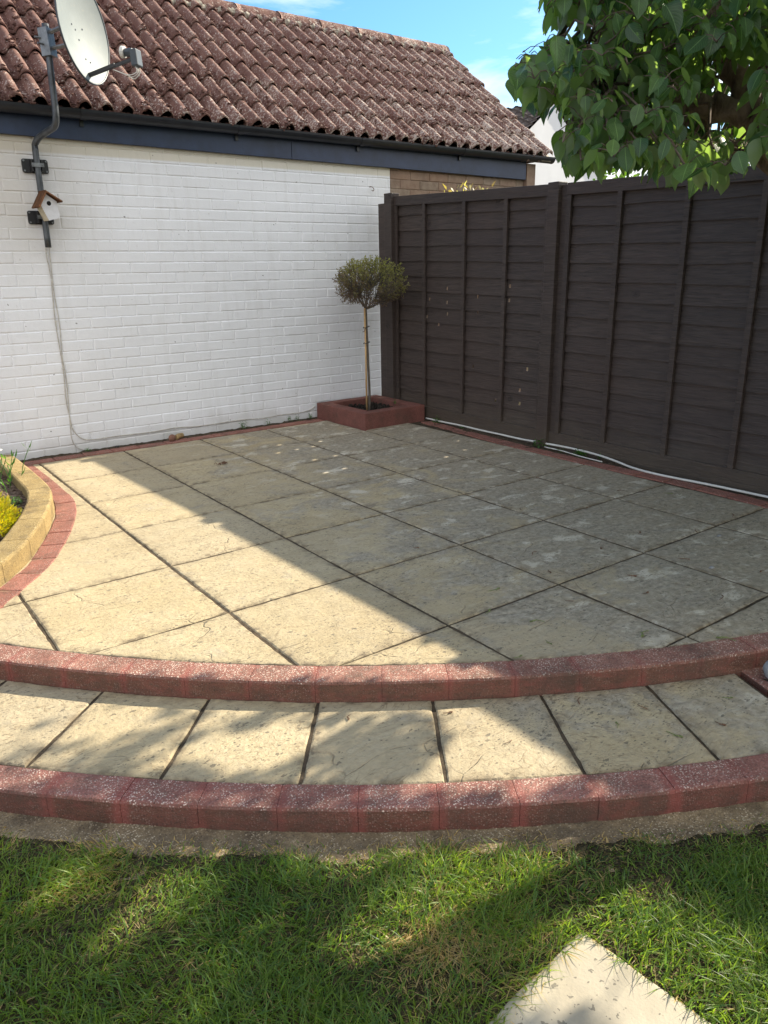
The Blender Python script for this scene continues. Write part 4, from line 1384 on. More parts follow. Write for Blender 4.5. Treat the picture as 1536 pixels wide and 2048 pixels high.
panels = [(3.735, 5.475, [4.996 * k, 4.520 * k, 4.078 * k], 1), (1.775, 3.585, [3.112 * k, 2.650 * k, 2.205 * k], 2),
          (-0.13, 1.685, [1.25, 0.79, 0.33], 3), (-2.05, -0.22, [-.65, -1.1, -1.55], 4)]
for ya, yb, bt_, sd in panels: lap_panel(ya, yb, 14, bt_, sd)
for y0_, y1_, z1, x0 in ((3.64, 3.735, 1.796, -0.042), (5.475, 5.575, 1.875, -0.050), (5.585, 5.68, 1.80, -0.035), (1.685, 1.775, 1.77, -0.042), (-0.22, -0.13, 1.74, -0.042)):
    b = MB(); b.box(FX + x0, FX + x0 + 0.09, y0_, y1_, -0.15, z1, 0)
    b.build('fence_post', M['fence'], fence, bevel=0.004)
b = MB(); b.box(FX - 0.004, FX + 0.022, 3.586, 3.642, 0.02, 1.775)
b.build('fence_post', M['fence'], fence, bevel=0.002)
for ya, yb in ((3.735, 5.475), (1.775, 3.64), (-0.13, 1.685), (-2.05, -0.22)):
    b = MB(); b.box(FX - 0.016, FX + 0.001, ya, yb, -0.12, 0.114, 0, 0.2)
    b.build('gravel_board', M['fence'], fence, bevel=0.003)

# white cable along the fence foot
cpath = [(4.142, 5.02, .016), (4.155, 4.80, .012), (4.160, 4.61, .014), (4.160, 4.35, .012), (4.150, 4.13, .016), (4.150, 3.90, .016), (4.146, 3.67, .024), (4.150, 3.45, .030), (4.150, 3.20, .026), (4.115, 3.0, .020), (4.085, 2.86, .012), (4.068, 2.70, .010), (4.070, 2.53, .012), (4.088, 2.36, .012), (4.098, 2.22, .012), (4.110, 1.97, .012), (4.12, 1.6, .012), (4.12, 1.2, .010)]
tube_obj('white_cable', cpath, 0.0075, M['whitepl'], 'thick white cable lying along the foot of the dark fence', 'cable', 8, 4)
tube_obj('white_cable', [(4.105, 3.62, .010), (4.100, 3.45, .012), (4.075, 3.25, .010), (4.072, 3.08, .008)], 0.0042, M['whitepl'], 'thin white wire beside the thick cable at the fence foot', 'wire', 6, 4)

# ================================================================= LEAF MESHES
def leaf_template(nl=7, wid=0.36, curl=0.16, fold=0.30, tip=1.0):
    """leaf along +Y length 1, in XY plane, normal +Z; returns verts, faces, uv per vert"""
    V = []; UV = []
    for i in range(nl + 1):
        t = i / nl
        w = wid * (math.sin(math.pi * min(1, t ** 0.84)) ** 0.78) if t > 0 else 0.0
        if t >= 1: w = 0
        if tip and t > 0.75: w *= 1 - 0.35 * (t - 0.75) / 0.25
        z = -curl * t * t
        for sx in (-1, 0, 1):
            V.append((sx * w, t, z + (fold * abs(sx) * w) + (0.03 * math.sin(t * 9 + sx) if sx else 0)))
            UV.append((sx * 1.0, t))
    F = []
    for i in range(nl):
        a = i * 3
        F.append((a, a + 1, a + 4, a + 3)); F.append((a + 1, a + 2, a + 5, a + 4))
    return np.array(V), F, np.array(UV)

def place_leaves(name, tmpl, pos, ydir, nrm, size, mat, parent=None, tone=None, kind=None, wscale=None, zscale=None):
    """numpy instancing of a leaf template into ONE mesh"""
    V0, F0, UV0 = tmpl
    n = len(pos)
    y = ydir / (np.linalg.norm(ydir, axis=1, keepdims=True) + 1e-9)
    x = np.cross(y, nrm); x /= np.linalg.norm(x, axis=1, keepdims=True) + 1e-9
    z = np.cross(x, y)
    ws = np.ones(n) if wscale is None else wscale
    zs = np.ones(n) if zscale is None else zscale
    V = (V0[None, :, 0, None] * x[:, None, :] * ws[:, None, None] + V0[None, :, 1, None] * y[:, None, :] + V0[None, :, 2, None] * z[:, None, :] * zs[:, None, None]) * size[:, None, None] + pos[:, None, :]
    V = V.reshape(-1, 3)
    org = ORG[parent.name] if parent is not None and parent.name in ORG else np.zeros(3)
    k = len(V0)
    Fa = np.array(F0)
    F = (Fa[None] + (np.arange(n) * k)[:, None, None]).reshape(-1, Fa.shape[1])
    me = bpy.data.meshes.new(name)
    me.vertices.add(len(V)); me.vertices.foreach_set('co', (V - org).astype(np.float32).ravel())
    nf, vc = F.shape
    me.loops.add(nf * vc); me.loops.foreach_set('vertex_index', F.astype(np.int32).ravel())
    me.polygons.add(nf)
    me.polygons.foreach_set('loop_start', np.arange(0, nf * vc, vc, dtype=np.int32))
    me.polygons.foreach_set('loop_total', np.full(nf, vc, dtype=np.int32))
    me.update(calc_edges=True)
    t = RNG.random(n) if tone is None else tone
    a = me.attributes.new('tone', 'FLOAT', 'POINT'); a.data.foreach_set('value', np.repeat(t, k).astype(np.float32))
    uvl = me.uv_layers.new(name='UVMap')
    uv = np.tile(UV0, (n, 1))[F.ravel()]
    uvl.data.foreach_set('uv', uv.astype(np.float32).ravel())
    me.polygons.foreach_set('use_smooth', np.ones(nf, dtype=bool))
    me.materials.append(mat)
    o = bpy.data.objects.new(name, me); COL.objects.link(o)
    if parent is not None: o.parent = parent; ORG[o.name] = org
    if kind: o['kind'] = kind
    return o

# ================================================================= PEAR TREE
def project(p):
    d = p - CAM_LOC
    w = d @ _f
    return np.stack([768 + 1501.25 * (d @ _r2) / w, 1024 - 1501.25 * (d @ _u2) / w, w], -1)
def unproject_D(px, py, D):
    return CAM_LOC + D * (_f + _r2 * (px - 768) / 1501.25 - _u2 * (py - 1024) / 1501.25)
def in_poly(px, py, poly):
    c = np.zeros(px.shape, bool); n = len(poly)
    for i in range(n):
        x0, y0 = poly[i]; x1, y1 = poly[(i + 1) % n]
        cond = ((y0 > py) != (y1 > py)) & (px < (x1 - x0) * (py - y0) / (y1 - y0 + 1e-9) + x0)
        c ^= cond
    return c
tree = thing('pear_tree', (2.86, 0.84, -0.09), 'leafy pear tree with thick knotted limbs hanging over the fence at upper right', 'tree')
b = MB()
def jit_path(pts, n=5, amp=0.01):
    q = smooth_path(pts, n)
    return [p + RNG.normal(0, amp, 3) * (0 if i in (0, len(q) - 1) else 1) for i, p in enumerate(q)]
def limb(pts, r0, r1, nseg=12, amp=0.006, knob=0.10):
    q = jit_path(pts, 5, amp)
    n = len(q)
    rr = [(r0 + (r1 - r0) * i / (n - 1)) * (1 + knob * math.sin(i * 2.1 + r0 * 90) + random.uniform(-.06, .06)) for i in range(n)]
    b.tube(q, rr, nseg)
    return q
fork = (2.335, 1.325, 1.68)
L1 = limb([(2.86, 0.84, -0.12), (2.81, 0.855, 0.35), (2.70, 0.92, 0.85), (2.57, 1.06, 1.22), (2.43, 1.21, 1.50), fork], 0.080, 0.034, 20, 0.008, 0.20)
L2 = limb([fork, (2.31, 1.38, 1.80), (2.30, 1.44, 1.93), (2.36, 1.48, 2.12), (2.52, 1.45, 2.4)], 0.036, 0.026, 16, .007, .2)
L3 = limb([fork, (2.27, 1.41, 1.700), (2.19, 1.47, 1.715), (2.10, 1.54, 1.76), (2.00, 1.58, 1.78)], 0.042, 0.020, 16, .007, .2)
L4 = limb([(2.10, 1.54, 1.76), (2.07, 1.53, 1.90), (2.03, 1.56, 2.06)], 0.019, 0.010, 8)
L5 = limb([(2.19, 1.47, 1.715), (2.17, 1.42, 1.86), (2.14, 1.45, 2.02), (2.02, 1.40, 2.15)], 0.022, 0.010, 8)
L6 = limb([(2.00, 1.58, 1.78), (1.90, 1.62, 1.76), (1.80, 1.68, 1.80)], 0.018, 0.006, 8)
L7 = limb([(2.40, 1.24, 1.47), (2.5, 1.4, 1.60), (2.62, 1.6, 1.66), (2.55, 1.8, 1.66)], 0.026, 0.008, 8)
L8 = limb([(2.60, 1.02, 1.15), (2.90, 0.80, 1.6), (3.30, 0.62, 2.0), (3.8, 0.7, 2.5)], 0.050, 0.020)
L9 = limb([(2.90, 0.80, 1.6), (3.0, 0.5, 2.1), (3.2, 0.1, 2.6)], 0.034, 0.013)
L10 = limb([(2.72, 1.04, 1.95), (3.05, 1.35, 2.4), (3.4, 1.7, 2.8)], 0.026, 0.012)
L11 = limb([(2.335, 1.325, 1.68), (2.50, 1.28, 1.78), (2.72, 1.04, 1.95), (2.9, 0.9, 2.4)], 0.040, 0.02)
branch_pts = np.array(sum([L1[12:], L2, L3, L4, L5, L6, L7, L8, L9, L10, L11], []))
# --- leaf clusters
# silhouette of the visible foliage in photo pixels (defines the crown's real outline at its own distance)
SIL = [(1085, -40), (1083, 60), (1100, 95), (1078, 130), (1040, 118), (1026, 160), (1028, 215), (1075, 232), (1112, 225), (1150, 225), (1145, 255), (1118, 262), (1112, 300), (1130, 335), (1165, 352),
       (1200, 345), (1300, 340), (1330, 362), (1345, 392), (1440, 376), (1480, 350), (1540, 325), (1600, 310), (1600, -60)]
gaps = [((1135, 65), 26), ((1150, 45), 14), ((1172, 85), 10), ((1245, 185), 12), ((1240, 160), 9), ((1275, 60), 9), ((1140, 190), 12), ((1380, 22), 8), ((1128, 235), 9), ((1270, 262), 8)]
lpos, ldir, lnrm, lsz = [], [], [], []
ctr = []
rs = np.random.default_rng(21)
def lit_zone(p):
    """does this point's shadow fall where the photo shows direct sun?"""
    t = p[:, 2] + 0.10
    g = np.stack([p[:, 0] - SUN_K * t, p[:, 1] - SUN_M * t, np.full(len(p), -0.10)], -1)
    q = project(g)
    px, py = q[:, 0], q[:, 1]
    L = np.zeros(len(p), bool)
    L |= in_poly(px, py, [(-400, 800), (1000, 900), (900, 1245), (700, 1272), (640, 1292), (600, 1335), (930, 1395), (870, 1440), (650, 1440), (560, 1432), (380, 1432), (300, 1418), (200, 1428), (110, 1440), (0, 1460), (-400, 1500)])
    L |= in_poly(px, py, [(880, 1400), (960, 1410), (1120, 1560), (1090, 1590), (900, 1620), (780, 1625), (850, 1560), (890, 1500)])
    L |= in_poly(px, py, [(330, 1540), (460, 1490), (620, 1480), (640, 1500), (560, 1555), (440, 1565)])
    L |= in_poly(px, py, [(215, 1850), (330, 1750), (370, 1690), (420, 1690), (400, 1760), (300, 1850)])
    L |= in_poly(px, py, [(670, 1830), (840, 1750), (940, 1690), (1160, 1660), (1080, 1735), (910, 1810), (740, 1880)])
    L |= in_poly(px, py, [(580, 1682), (900, 1682), (880, 1702), (600, 1702)])
    L |= in_poly(px, py, [(1165, 1850), (1195, 1720), (1250, 1690), (1640, 1990), (1640, 2140), (1420, 2080), (1230, 1930)])
    L |= in_poly(px, py, [(1170, 1860), (1240, 1920), (1080, 1985), (1090, 1920)])
    L |= in_poly(px, py, [(400, 2070), (440, 1990), (560, 1985), (560, 2070)])
    L |= in_poly(px, py, [(60, 1480), (190, 1462), (260, 1475), (150, 1500)])
    # beyond the patio to the left / garden side: keep open
    return L
def add_cluster(c, nleaf, big=1.0, check=False):
    az0 = rs.uniform(0, 2 * math.pi)
    for k in range(nleaf):
        az = az0 + 2.4 * k + rs.uniform(-.4, .4)
        h = rs.uniform(-.2, .5)
        d = np.array([math.cos(az), math.sin(az), h]); d /= np.linalg.norm(d)
        pl_ = rs.uniform(.025, .05)
        base = c + d * pl_ + np.array([0, 0, .3 * pl_])
        hang = rs.uniform(.25, 1.1)
        yd = np.array([math.cos(az) * hang, math.sin(az) * hang, -1.0 + rs.uniform(-.2, .6)])
        nr = np.array([math.cos(az), math.sin(az), .6]) + rs.normal(0, .55, 3)
        size = (rs.uniform(.030, .060) if rs.random() < .35 else rs.uniform(.050, .084)) * big
        yl = yd / np.linalg.norm(yd)
        tipp = base + yl * size
        lpos.append(base); ldir.append(yd); lnrm.append(nr); lsz.append(size)
        ctr.append((c, base))
# visible crown clusters: sampled inside the outline, through its depth
cand = 0
placed = []
tgt = [unproject_D(a_, b_, c_) for a_, b_, c_ in ((1200, 325, 2.1), (1320, 318, 2.15), (1360, 325, 2.3), (1410, 318, 2.0), (1262, 330, 2.05), (1300, 345, 2.1), (1340, 335, 2.0), (1385, 340, 2.1), (1425, 322, 2.0), (1465, 310, 2.1), (1505, 285, 2.2), (1400, 300, 2.2), (1450, 285, 2.3), (1420, 50, 2.0), (1500, 30, 2.1), (1530, 100, 2.1), (1345, 60, 2.0), (1110, 130, 2.1))]
sunv = np.array([SUN_K, SUN_M, 1.0]); sunv /= np.linalg.norm(sunv)
def sun_path(p, r_=0.18):
    for t_ in tgt:
        d_ = p - t_; a_ = d_ @ sunv
        if a_ > 0.07 and np.linalg.norm(d_ - a_ * sunv) < r_: return True
    return False
while len(placed) < 760 and cand < 40000:
    cand += 1
    px = rs.uniform(1030, 1600); py = rs.uniform(-60, 352)
    if not in_poly(np.array([px]), np.array([py + 26.]), SIL)[0] : continue
    if any(math.hypot(px - g[0][0], py - g[0][1]) < g[1] + 12 for g in gaps) : continue
    D = rs.uniform(1.72, 2.75) if px > 1200 else rs.uniform(1.75, 2.35)
    if 1360 < px < 1540 and 100 < py < 330 and (D < 2.3 or rs.random() < .6): continue
    p = unproject_D(px, py, D)
    if p[2] < 1.45 or p[1] > 2.6: continue
    if p[0] > 4.0: continue
    if lit_zone(p[None])[0]: continue
    if placed and np.min(np.linalg.norm(np.array(placed) - p, axis=1)) < 0.045: continue
    if sun_path(p, 0.105): continue
    placed.append(p)
    add_cluster(p, rs.integers(3, 6), 0.92 if D < 2.0 else 1.0)
for t_ in tgt:
    placed.append(t_ + np.array([0, 0, .03])); add_cluster(placed[-1], 4, 0.9)
nvis = len(placed)
# rest of the crown, outside the picture to the right: casts the dappled shade
hid = []
cand = 0
while len(hid) < 4300 and cand < 140000:
    cand += 1
    p = np.array([3.45, 0.85, 2.55]) + rs.uniform(-1, 1, 3) * np.array([2.1, 1.7, 1.15])
    e = (p - np.array([3.45, 0.85, 2.55])) / np.array([2.1, 1.7, 1.15])
    if (e ** 2).sum() > 1 or p[2] < 1.65: continue
    q = project(p[None])[0]
    if q[2] > 0 and q[0] < 1580 and q[1] > -80: continue
    if q[2] > 0 and q[0] < 1080: continue
    if sun_path(p): continue
    if lit_zone(p[None])[0]: continue
    hid.append(p)
    k0 = len(lpos)
    add_cluster(p, 5)
lpos = np.array(lpos); ldir = np.array(ldir); lnrm = np.array(lnrm); lsz = np.array(lsz)
mid = lpos + ldir / np.linalg.norm(ldir, axis=1, keepdims=True) * lsz[:, None] * 0.6
_dn = ldir / np.linalg.norm(ldir, axis=1, keepdims=True)
keep = ~lit_zone(mid) & ~lit_zone(lpos) & ~lit_zone(lpos + _dn * lsz[:, None])
q = project(mid)
vis = (q[:, 2] > 0.2) & (q[:, 0] < 1560) & (q[:, 1] > -40)
keep &= ~(vis & ~in_poly(q[:, 0], q[:, 1], SIL))
for g in gaps:
    keep &= ~(vis & (np.hypot(q[:, 0] - g[0][0], q[:, 1] - g[0][1]) < g[1]))
keep &= mid[:, 0] < 5.5
lp, ld, ln_, ls_ = lpos[keep], ldir[keep], lnrm[keep], lsz[keep]
place_leaves('crown', leaf_template(8, 0.315, 0.20, 0.28), lp, ld, ln_, ls_, M['pear'], tree, wscale=rs.uniform(.72, 1.2, len(lp)), zscale=rs.uniform(-.3, 2.3, len(lp)))
# petioles and twigs (part of the woody frame)
tw = MB()
for i, (c, base) in enumerate(ctr):
    if keep[i] and i < nvis * 6: tw.tube([c, (c + base) / 2 + np.array([0, 0, .006]), base], [.0016, .0012, .0010], 3, 0, 0.9, False)
for p in [q_ for q_ in placed[::2] if project(q_[None])[0, 0] > 1150] + hid[::14]:
    d = np.linalg.norm(branch_pts - p, axis=1)
    j = int(d.argmin()); a = branch_pts[j]
    if d[j] > 0.9: continue
    m1 = a + (p - a) * 0.4 + rs.normal(0, .02, 3) + np.array([0, 0, .03]); m2 = a + (p - a) * 0.75 + rs.normal(0, .015, 3) + np.array([0, 0, .02])
    if lit_zone(np.array([m1, m2, (a + p) / 2])).any(): continue
    tw.tube([a, m1, m2, p], [.006, .0045, .0032, .0025], 5, 0, 0.2, False)
b.build('trunk', M['bark'], tree, smooth=True)
tw.build('twigs', M['bark'], tree, smooth=True)

# ================================================================= STANDARD SHRUB IN PLANTER
st = thing('standard_shrub', (3.745, 5.33, 0.09), 'small lollipop shrub with sparse browning round head tied to a cane in the red planter', 'shrub')
b = MB()
fk = np.array([3.748, 5.335, 0.945])
stem = smooth_path([(3.758, 5.33, 0.07), (3.762, 5.33, 0.25), (3.757, 5.332, 0.5), (3.752, 5.333, 0.72), fk], 4)
b.tube(stem, [0.0118 - 0.0035 * i / (len(stem) - 1) for i in range(len(stem))], 8)
cc = np.array([3.785, 5.335, 1.185]); ea = np.array([.345, .32, .235])
tips = []
rs2 = np.random.default_rng(5)
prim = []
for k in range(15):
    a = 2.4 * k; el = R_(18 + 70 * ((k * 0.618) % 1.0))
    d = np.array([math.cos(a) * math.cos(el), math.sin(a) * math.cos(el), math.sin(el)])
    e = fk + d * (.13 + .04 * math.sin(el)) + rs2.normal(0, .008, 3)
    b.tube(smooth_path([fk, fk + (e - fk) * .5 + np.array([0, 0, -.006]), e], 3), [.0055 - .0004 * i for i in range(7)], 5, 0, None, False)
    prim.append(e)
prim = np.array(prim)
cc = np.array([3.785, 5.335, 1.165]); ea = np.array([.325, .31, .215])
twn = 0
while twn < 620:
    v = rs2.normal(0, 1, 3); v /= np.linalg.norm(v)
    rr_ = rs2.uniform(.45, 1.0) ** .5 * (0.9 + 0.22 * vnoise(v[0] * 2.2 + 9, v[1] * 2.2 + v[2] * 2, 301))
    e = cc + v * ea * rr_
    if e[2] < fk[2] + .02 + 0.16 * np.hypot(*(e - fk)[:2]): continue
    if v[2] > -.2 and -.25 < v[0] < .05 and rs2.random() < .35: continue
    j = int(np.argmin(np.linalg.norm(prim - e, axis=1)))
    q = smooth_path([prim[j], prim[j] + (e - prim[j]) * .5 + rs2.normal(0, .014, 3) - np.array([0, 0, .008]), e], 2)
    b.tube(q, [.0024, .0020, .0016, .0012, .0009], 3, 0, None, False)
    tips.append((e, (e - q[-2]) / np.linalg.norm(e - q[-2]))); twn += 1
b.build('stem', M['twig'], st, smooth=True)
pos, yd, nr, sz, tn = [], [], [], [], []
for (e, dd) in tips:
    rel = (e - cc) / ea
    green = 0.36 + 0.55 * rel[2] + 0.32 * rel[0] + rs2.normal(0, .18)
    nl = 14 if green > .42 else 9
    for k in range(nl):
        v = rs2.normal(0, 1, 3); v /= np.linalg.norm(v)
        pos.append(e - dd * rs2.uniform(0, .07) + v * .005); yd.append(dd * .9 + v); nr.append(rs2.normal(0, 1, 3)); sz.append(rs2.uniform(.013, .023))
        tn.append(min(1, max(0, green + rs2.normal(0, .15))))
place_leaves('crown', leaf_template(2, 0.24, 0.1, 0.2), np.array(pos), np.array(yd), np.array(nr), np.array(sz), M['olive'], st, np.array(tn))
b = MB(); b.tube([(3.722, 5.318, 0.07), (3.726, 5.320, 0.5), (3.728, 5.325, 0.955)], [.0085, .008, .0075], 8)
b.build('cane', M['cane'], st, smooth=True)
for z in (0.80, 0.67):
    b = MB()
    pts = [(3.742 + .030 * math.cos(a), 5.326 + .022 * math.sin(a), z + .006 * math.cos(a)) for a in np.linspace(0, 2 * math.pi, 14)]
    b.tube(pts, .0028, 5)
    if z < .7: b.build('tie', M['black'], st); continue
    b.tube([(3.72, 5.30, .80), (3.705, 5.29, .79), (3.69, 5.285, .768), (3.672, 5.28, .765)], .0025, 5)
    b.build('tie', M['black'], st)

# ================================================================= BED PLANTS
gs = thing('golden_shrub', (0.52, 4.10, 0.03), 'low mound of golden yellow feathery foliage in the flower bed at left', 'shrub')
n = 5200
v = RNG.normal(0, 1, (n, 3)); v /= np.linalg.norm(v, axis=1, keepdims=True); v[:, 2] = np.abs(v[:, 2])
lump = 0.80 + 0.35 * vnoise(v[:, 0] * 3 + 5, v[:, 1] * 3 + v[:, 2] * 3, 71)
rad = np.array([.20, .23, .17])
ps = np.array([0.46, 4.12, 0.035]) + v * rad * (lump * RNG.uniform(.72, 1.0, n))[:, None]
place_leaves('foliage', leaf_template(2, 0.10, 0.1, 0.1), ps, v + RNG.normal(0, .4, (n, 3)) + np.array([0, 0, .5]), RNG.normal(0, 1, (n, 3)), RNG.uniform(.018, .038, n), M['yellowshrub'], gs)
fw = thing('flowering_plant', (0.70, 4.85, 0.03), 'spindly green plant with a few white flowers behind the yellow kerb', 'plant')
b = MB(); pos, yd, nr, sz = [], [], [], []
for k in range(26):
    x0 = 0.66 + random.gauss(0, .07); y0 = 4.9 + random.gauss(0, .16)
    a = random.uniform(0, 6.28); hgt = random.uniform(.10, .24)
    tip = (x0 + .07 * math.cos(a), y0 + .07 * math.sin(a), .03 + hgt)
    pts = smooth_path([(x0, y0, .03), (x0 + .02 * math.cos(a), y0 + .02 * math.sin(a), .03 + hgt * .5), tip], 3)
    b.tube(pts, .0022, 4)
    for q in range(7):
        t = pts[random.randrange(1, len(pts))]
        an = random.uniform(0, 6.28)
        pos.append(t); yd.append((math.cos(an), math.sin(an), .7)); nr.append((math.cos(an), math.sin(an), -1.2)); sz.append(random.uniform(.03, .06))
    if k in (0, 4, 9, 13, 17):
        c = np.array(pts[-1])
        fl = MB()
        for q in range(6):
            an = q * 1.05
            fl.ball(c + np.array([math.cos(an) * .011, math.sin(an) * .011, 0.003]), .010, 0, 6, 4, 0, None, (1, 1, .4))
        fl.build('flower', M['petal'], fw, smooth=True)
b.build('stems', M['weed'], fw)
place_leaves('leaves', leaf_template(3, 0.10, 0.3, 0.1), np.array(pos), np.array(yd), np.array(nr), np.array(sz), M['weed'], fw)
# seedling near kerb
def weed(name, x, y, z, r, n, label, cat='weed', group=None, leaf=.012, mat='weed', hgt=1.0):
    o = thing(name, (x, y, z), label, cat, group)
    v = RNG.normal(0, 1, (n, 3)); v /= np.linalg.norm(v, axis=1, keepdims=True); v[:, 2] = np.abs(v[:, 2]) * hgt
    ps = np.array([x, y, z]) + v * r * (RNG.random(n) ** .5)[:, None]
    place_leaves('leaves', leaf_template(2, 0.36, 0.1, 0.15), ps, v * np.array([1, 1, .4]) + RNG.normal(0, .3, (n, 3)), np.tile([0, 0, 1.0], (n, 1)) + RNG.normal(0, .4, (n, 3)), RNG.uniform(.7, 1.3, n) * leaf, M[mat], o)
    b = MB()
    for k in range(7):
        a = random.uniform(0, 6.28); b.tube([(x, y, z - .005), (x + r * .5 * math.cos(a), y + r * .5 * math.sin(a), z + r * .6 * hgt)], .0012, 3, 0, None, False)
    b.build('stems', M['weed'], o)
    return o
weed('seedling', 0.70, 4.48, .04, .05, 60, 'small pale green seedling in the soil by the yellow kerb', 'plant', None, .016)
weed('weed', 4.150, 3.69, .0, .060, 150, 'largest bright green weed growing at the fence post foot behind the white cable', leaf=.018)
weed('weed', 4.140, 3.32, .0, .045, 100, 'second green weed by the fence, sprouting over the white cable', leaf=.017)
weed('weed', 4.160, 3.17, .0, .028, 30, 'faint little weed to the right of the two fence weeds', leaf=.014)
weed('weed', 4.110, 3.47, .0, .025, 30, 'tiny weed poking through the white cable between two larger weeds', leaf=.011)
weed('weed', 4.130, 4.86, .0, .040, 60, 'small dull weed at the fence foot just right of the red planter', leaf=.011, hgt=1.6)
weed('weed', 4.135, 4.55, .0, .020, 26, 'tiny sprig at the fence foot a short way right of the planter', leaf=.009)
weed('weed', 2.745, 5.745, .0, .045, 70, 'dark little weed at the wall foot midway along the red pavers', leaf=.010, hgt=1.5)
for i, (x, lab) in enumerate([(2.98, 'tiny weed at the wall foot just right of the dark one'), (3.19, 'small upright weed at the wall foot nearer the planter'), (3.27, 'small weed at the wall foot beside an upright one'), (3.40, 'last small weed at the wall foot before the red planter')]):
    weed('weed', x, 5.745, .0, .030, 40, lab, leaf=.009, hgt=1.8)
weed('weed', 1.46, 5.745, .0, .022, 30, 'green tuft at the wall foot below the descending cables', leaf=.012)
weed('weed', 3.97, 5.24, .137, .022, 26, 'tiny weed growing on the rim of the red planter by the fence', leaf=.010, hgt=1.6)

# ================================================================= SMALL THINGS ON THE PATIO
b = MB(); b.ball((2.085, 5.655, .028), .029, 0, 14, 10, .02, None, (1, .62, 1))
tag(b.build('brown_pebble', M['terra'], smooth=True), 'round flat brown stone leaning at the wall foot beside an ochre lump', 'stone')
b = MB(); b.tube([(2.120, 5.665, .024), (2.150, 5.690, .028), (2.195, 5.72, .026)], [.021, .022, .019], 8)
tag(b.build('ochre_lump', M['cork'], bevel=.003), 'short ochre stone lump at the wall foot beside a brown stone', 'stone')
b = MB(); b.ball((2.350, 1.000, -0.026), .048, 0, 16, 12, .02, None, (1, 1.2, .9))
tag(b.build('grey_rock', M['rock'], smooth=True), 'rounded pale grey rock at the right end of the step', 'rock')
b = MB(); b.ball((1.675, 5.725, .008), .012, 0, 8, 6, .15, None, (1.6, 1, .6))
tag(b.build('dark_crumb', M['black'], smooth=True), 'small black crumb on the pavers at the wall foot', 'debris')
# curled dead leaf cluster
b = MB()
for k in range(16):
    c = np.array([2.062 + random.uniform(-.035, .035), 4.704 + random.uniform(-.012, .012), .006])
    a = random.uniform(0, 6.28)
    b.tube(smooth_path([c, c + np.array([.012 * math.cos(a), .012 * math.sin(a), .012]), c + np.array([.022 * math.cos(a + .6), .022 * math.sin(a + .6), .004])], 3), [.0022] * 7, 4)
tag(b.build('dead_twig_cluster', M['dead']), 'little heap of curled brown dead twigs on the cream slabs', 'debris')
def stalk(x, y, z, L, a, green, leafy, lab=None):
    b = MB()
    pts = smooth_path([(0, 0, .003), (L * .45, .006, .006), (L, -.004, .003)], 3)
    b.tube(pts, [.0011 + .0010 * (1 - i / (len(pts) - 1)) for i in range(len(pts))], 5)
    if leafy:
        b.ball((L * .1, 0, .004), .006, 0, 6, 4, .2, None, (1.3, .8, .5))
        b.tube([(L * .3, 0, .004), (L * .55, L * .28, .004)], [.0015, .0008], 4)
        if leafy > 1:
            b.add([(L * .2, 0, .004), (L * .45, -.008, .008), (L * .85, -.012, .005), (L * .5, .004, .007)], [(0, 1, 2, 3)])
    o = b.build('leaf_stalk', M['stalk'] if green else M['dead'])
    o.location = (x, y, z); o.rotation_euler = (0, 0, a)
    return o
gp = ('fallen leaf stalks scattered over the slabs', 'thin fallen leaf stalk lying loose on the pale slabs')
base_st = [stalk(1.93, 1.73, 0.001, .055, -.6, True, 1), stalk(2.45, 2.2, .001, .045, .4, False, 0), stalk(2.6, 1.75, .001, .035, 2.2, False, 1)]
for o in base_st: tag(o, gp[1], 'leaf stalk', gp[0])
spots = [(1.86, 1.56, 1), (1.72, 1.57, 1), (2.35, 1.235, 1), (3.09, 2.08, 0), (2.95, 1.72, 0), (1.89, 1.90, 1), (3.3, 1.9, 0), (3.05, 1.45, 0), (2.7, 1.42, 0), (2.5, 1.62, 0), (3.6, 2.6, 0), (3.2, 2.5, 0), (2.9, 2.7, 0),
         (2.15, 1.4, 1), (2.2, 1.75, 0), (2.35, 2.0, 0), (3.45, 3.1, 0), (3.79, 2.36, 1), (2.62, 1.22, 0), (3.5, 1.6, 0), (2.06, 2.02, 1), (2.75, 2.05, 0), (3.0, 2.95, 0), (2.1, 2.6, 0), (3.7, 1.95, 0)]
for i, (x, y, g) in enumerate(spots):
    o = base_st[0 if g else 1 + i % 2].copy(); COL.objects.link(o)
    o.location = (x, y, .001); o.rotation_euler = (0, 0, random.uniform(0, 6.28)); o.scale = [random.uniform(.6, 1.15)] * 3
for i, (th, r) in enumerate([(-118.6, 5.25), (-117.2, 5.2), (-115.2, 5.33), (-116.9, 5.36), (-122.3, 5.30), (-124.0, 5.14), (-113.9, 5.2), (-119.4, 5.14), (-127.6, 5.17)]):
    o = base_st[i % 3].copy(); COL.objects.link(o); p = P(th, r)
    o['label'] = 'thin leaf stalk dropped on the curved lower landing slabs'; o['group'] = 'leaf stalks on the lower landing'
    o.location = (p[0], p[1], Z1 + .001); o.rotation_euler = (0, 0, random.uniform(0, 6.28)); o.scale = [random.uniform(.6, 1.0)] * 3
b = MB()
b.ball((0, 0, .006), .010, 0, 8, 6, .12, None, (1.4, 1, .7))
pb = b.build('pebble', M['rock'], smooth=True)
pb.location = (2.93, 1.60, 0.0)
tag(pb, 'dark grey pebble on the stained slabs near the right edge of the patio', 'pebble')
o = pb.copy(); COL.objects.link(o); o.location = (3.33, 1.80, 0); tag(o, 'pale grey pebble on a whitened patch of slab at far right', 'pebble')

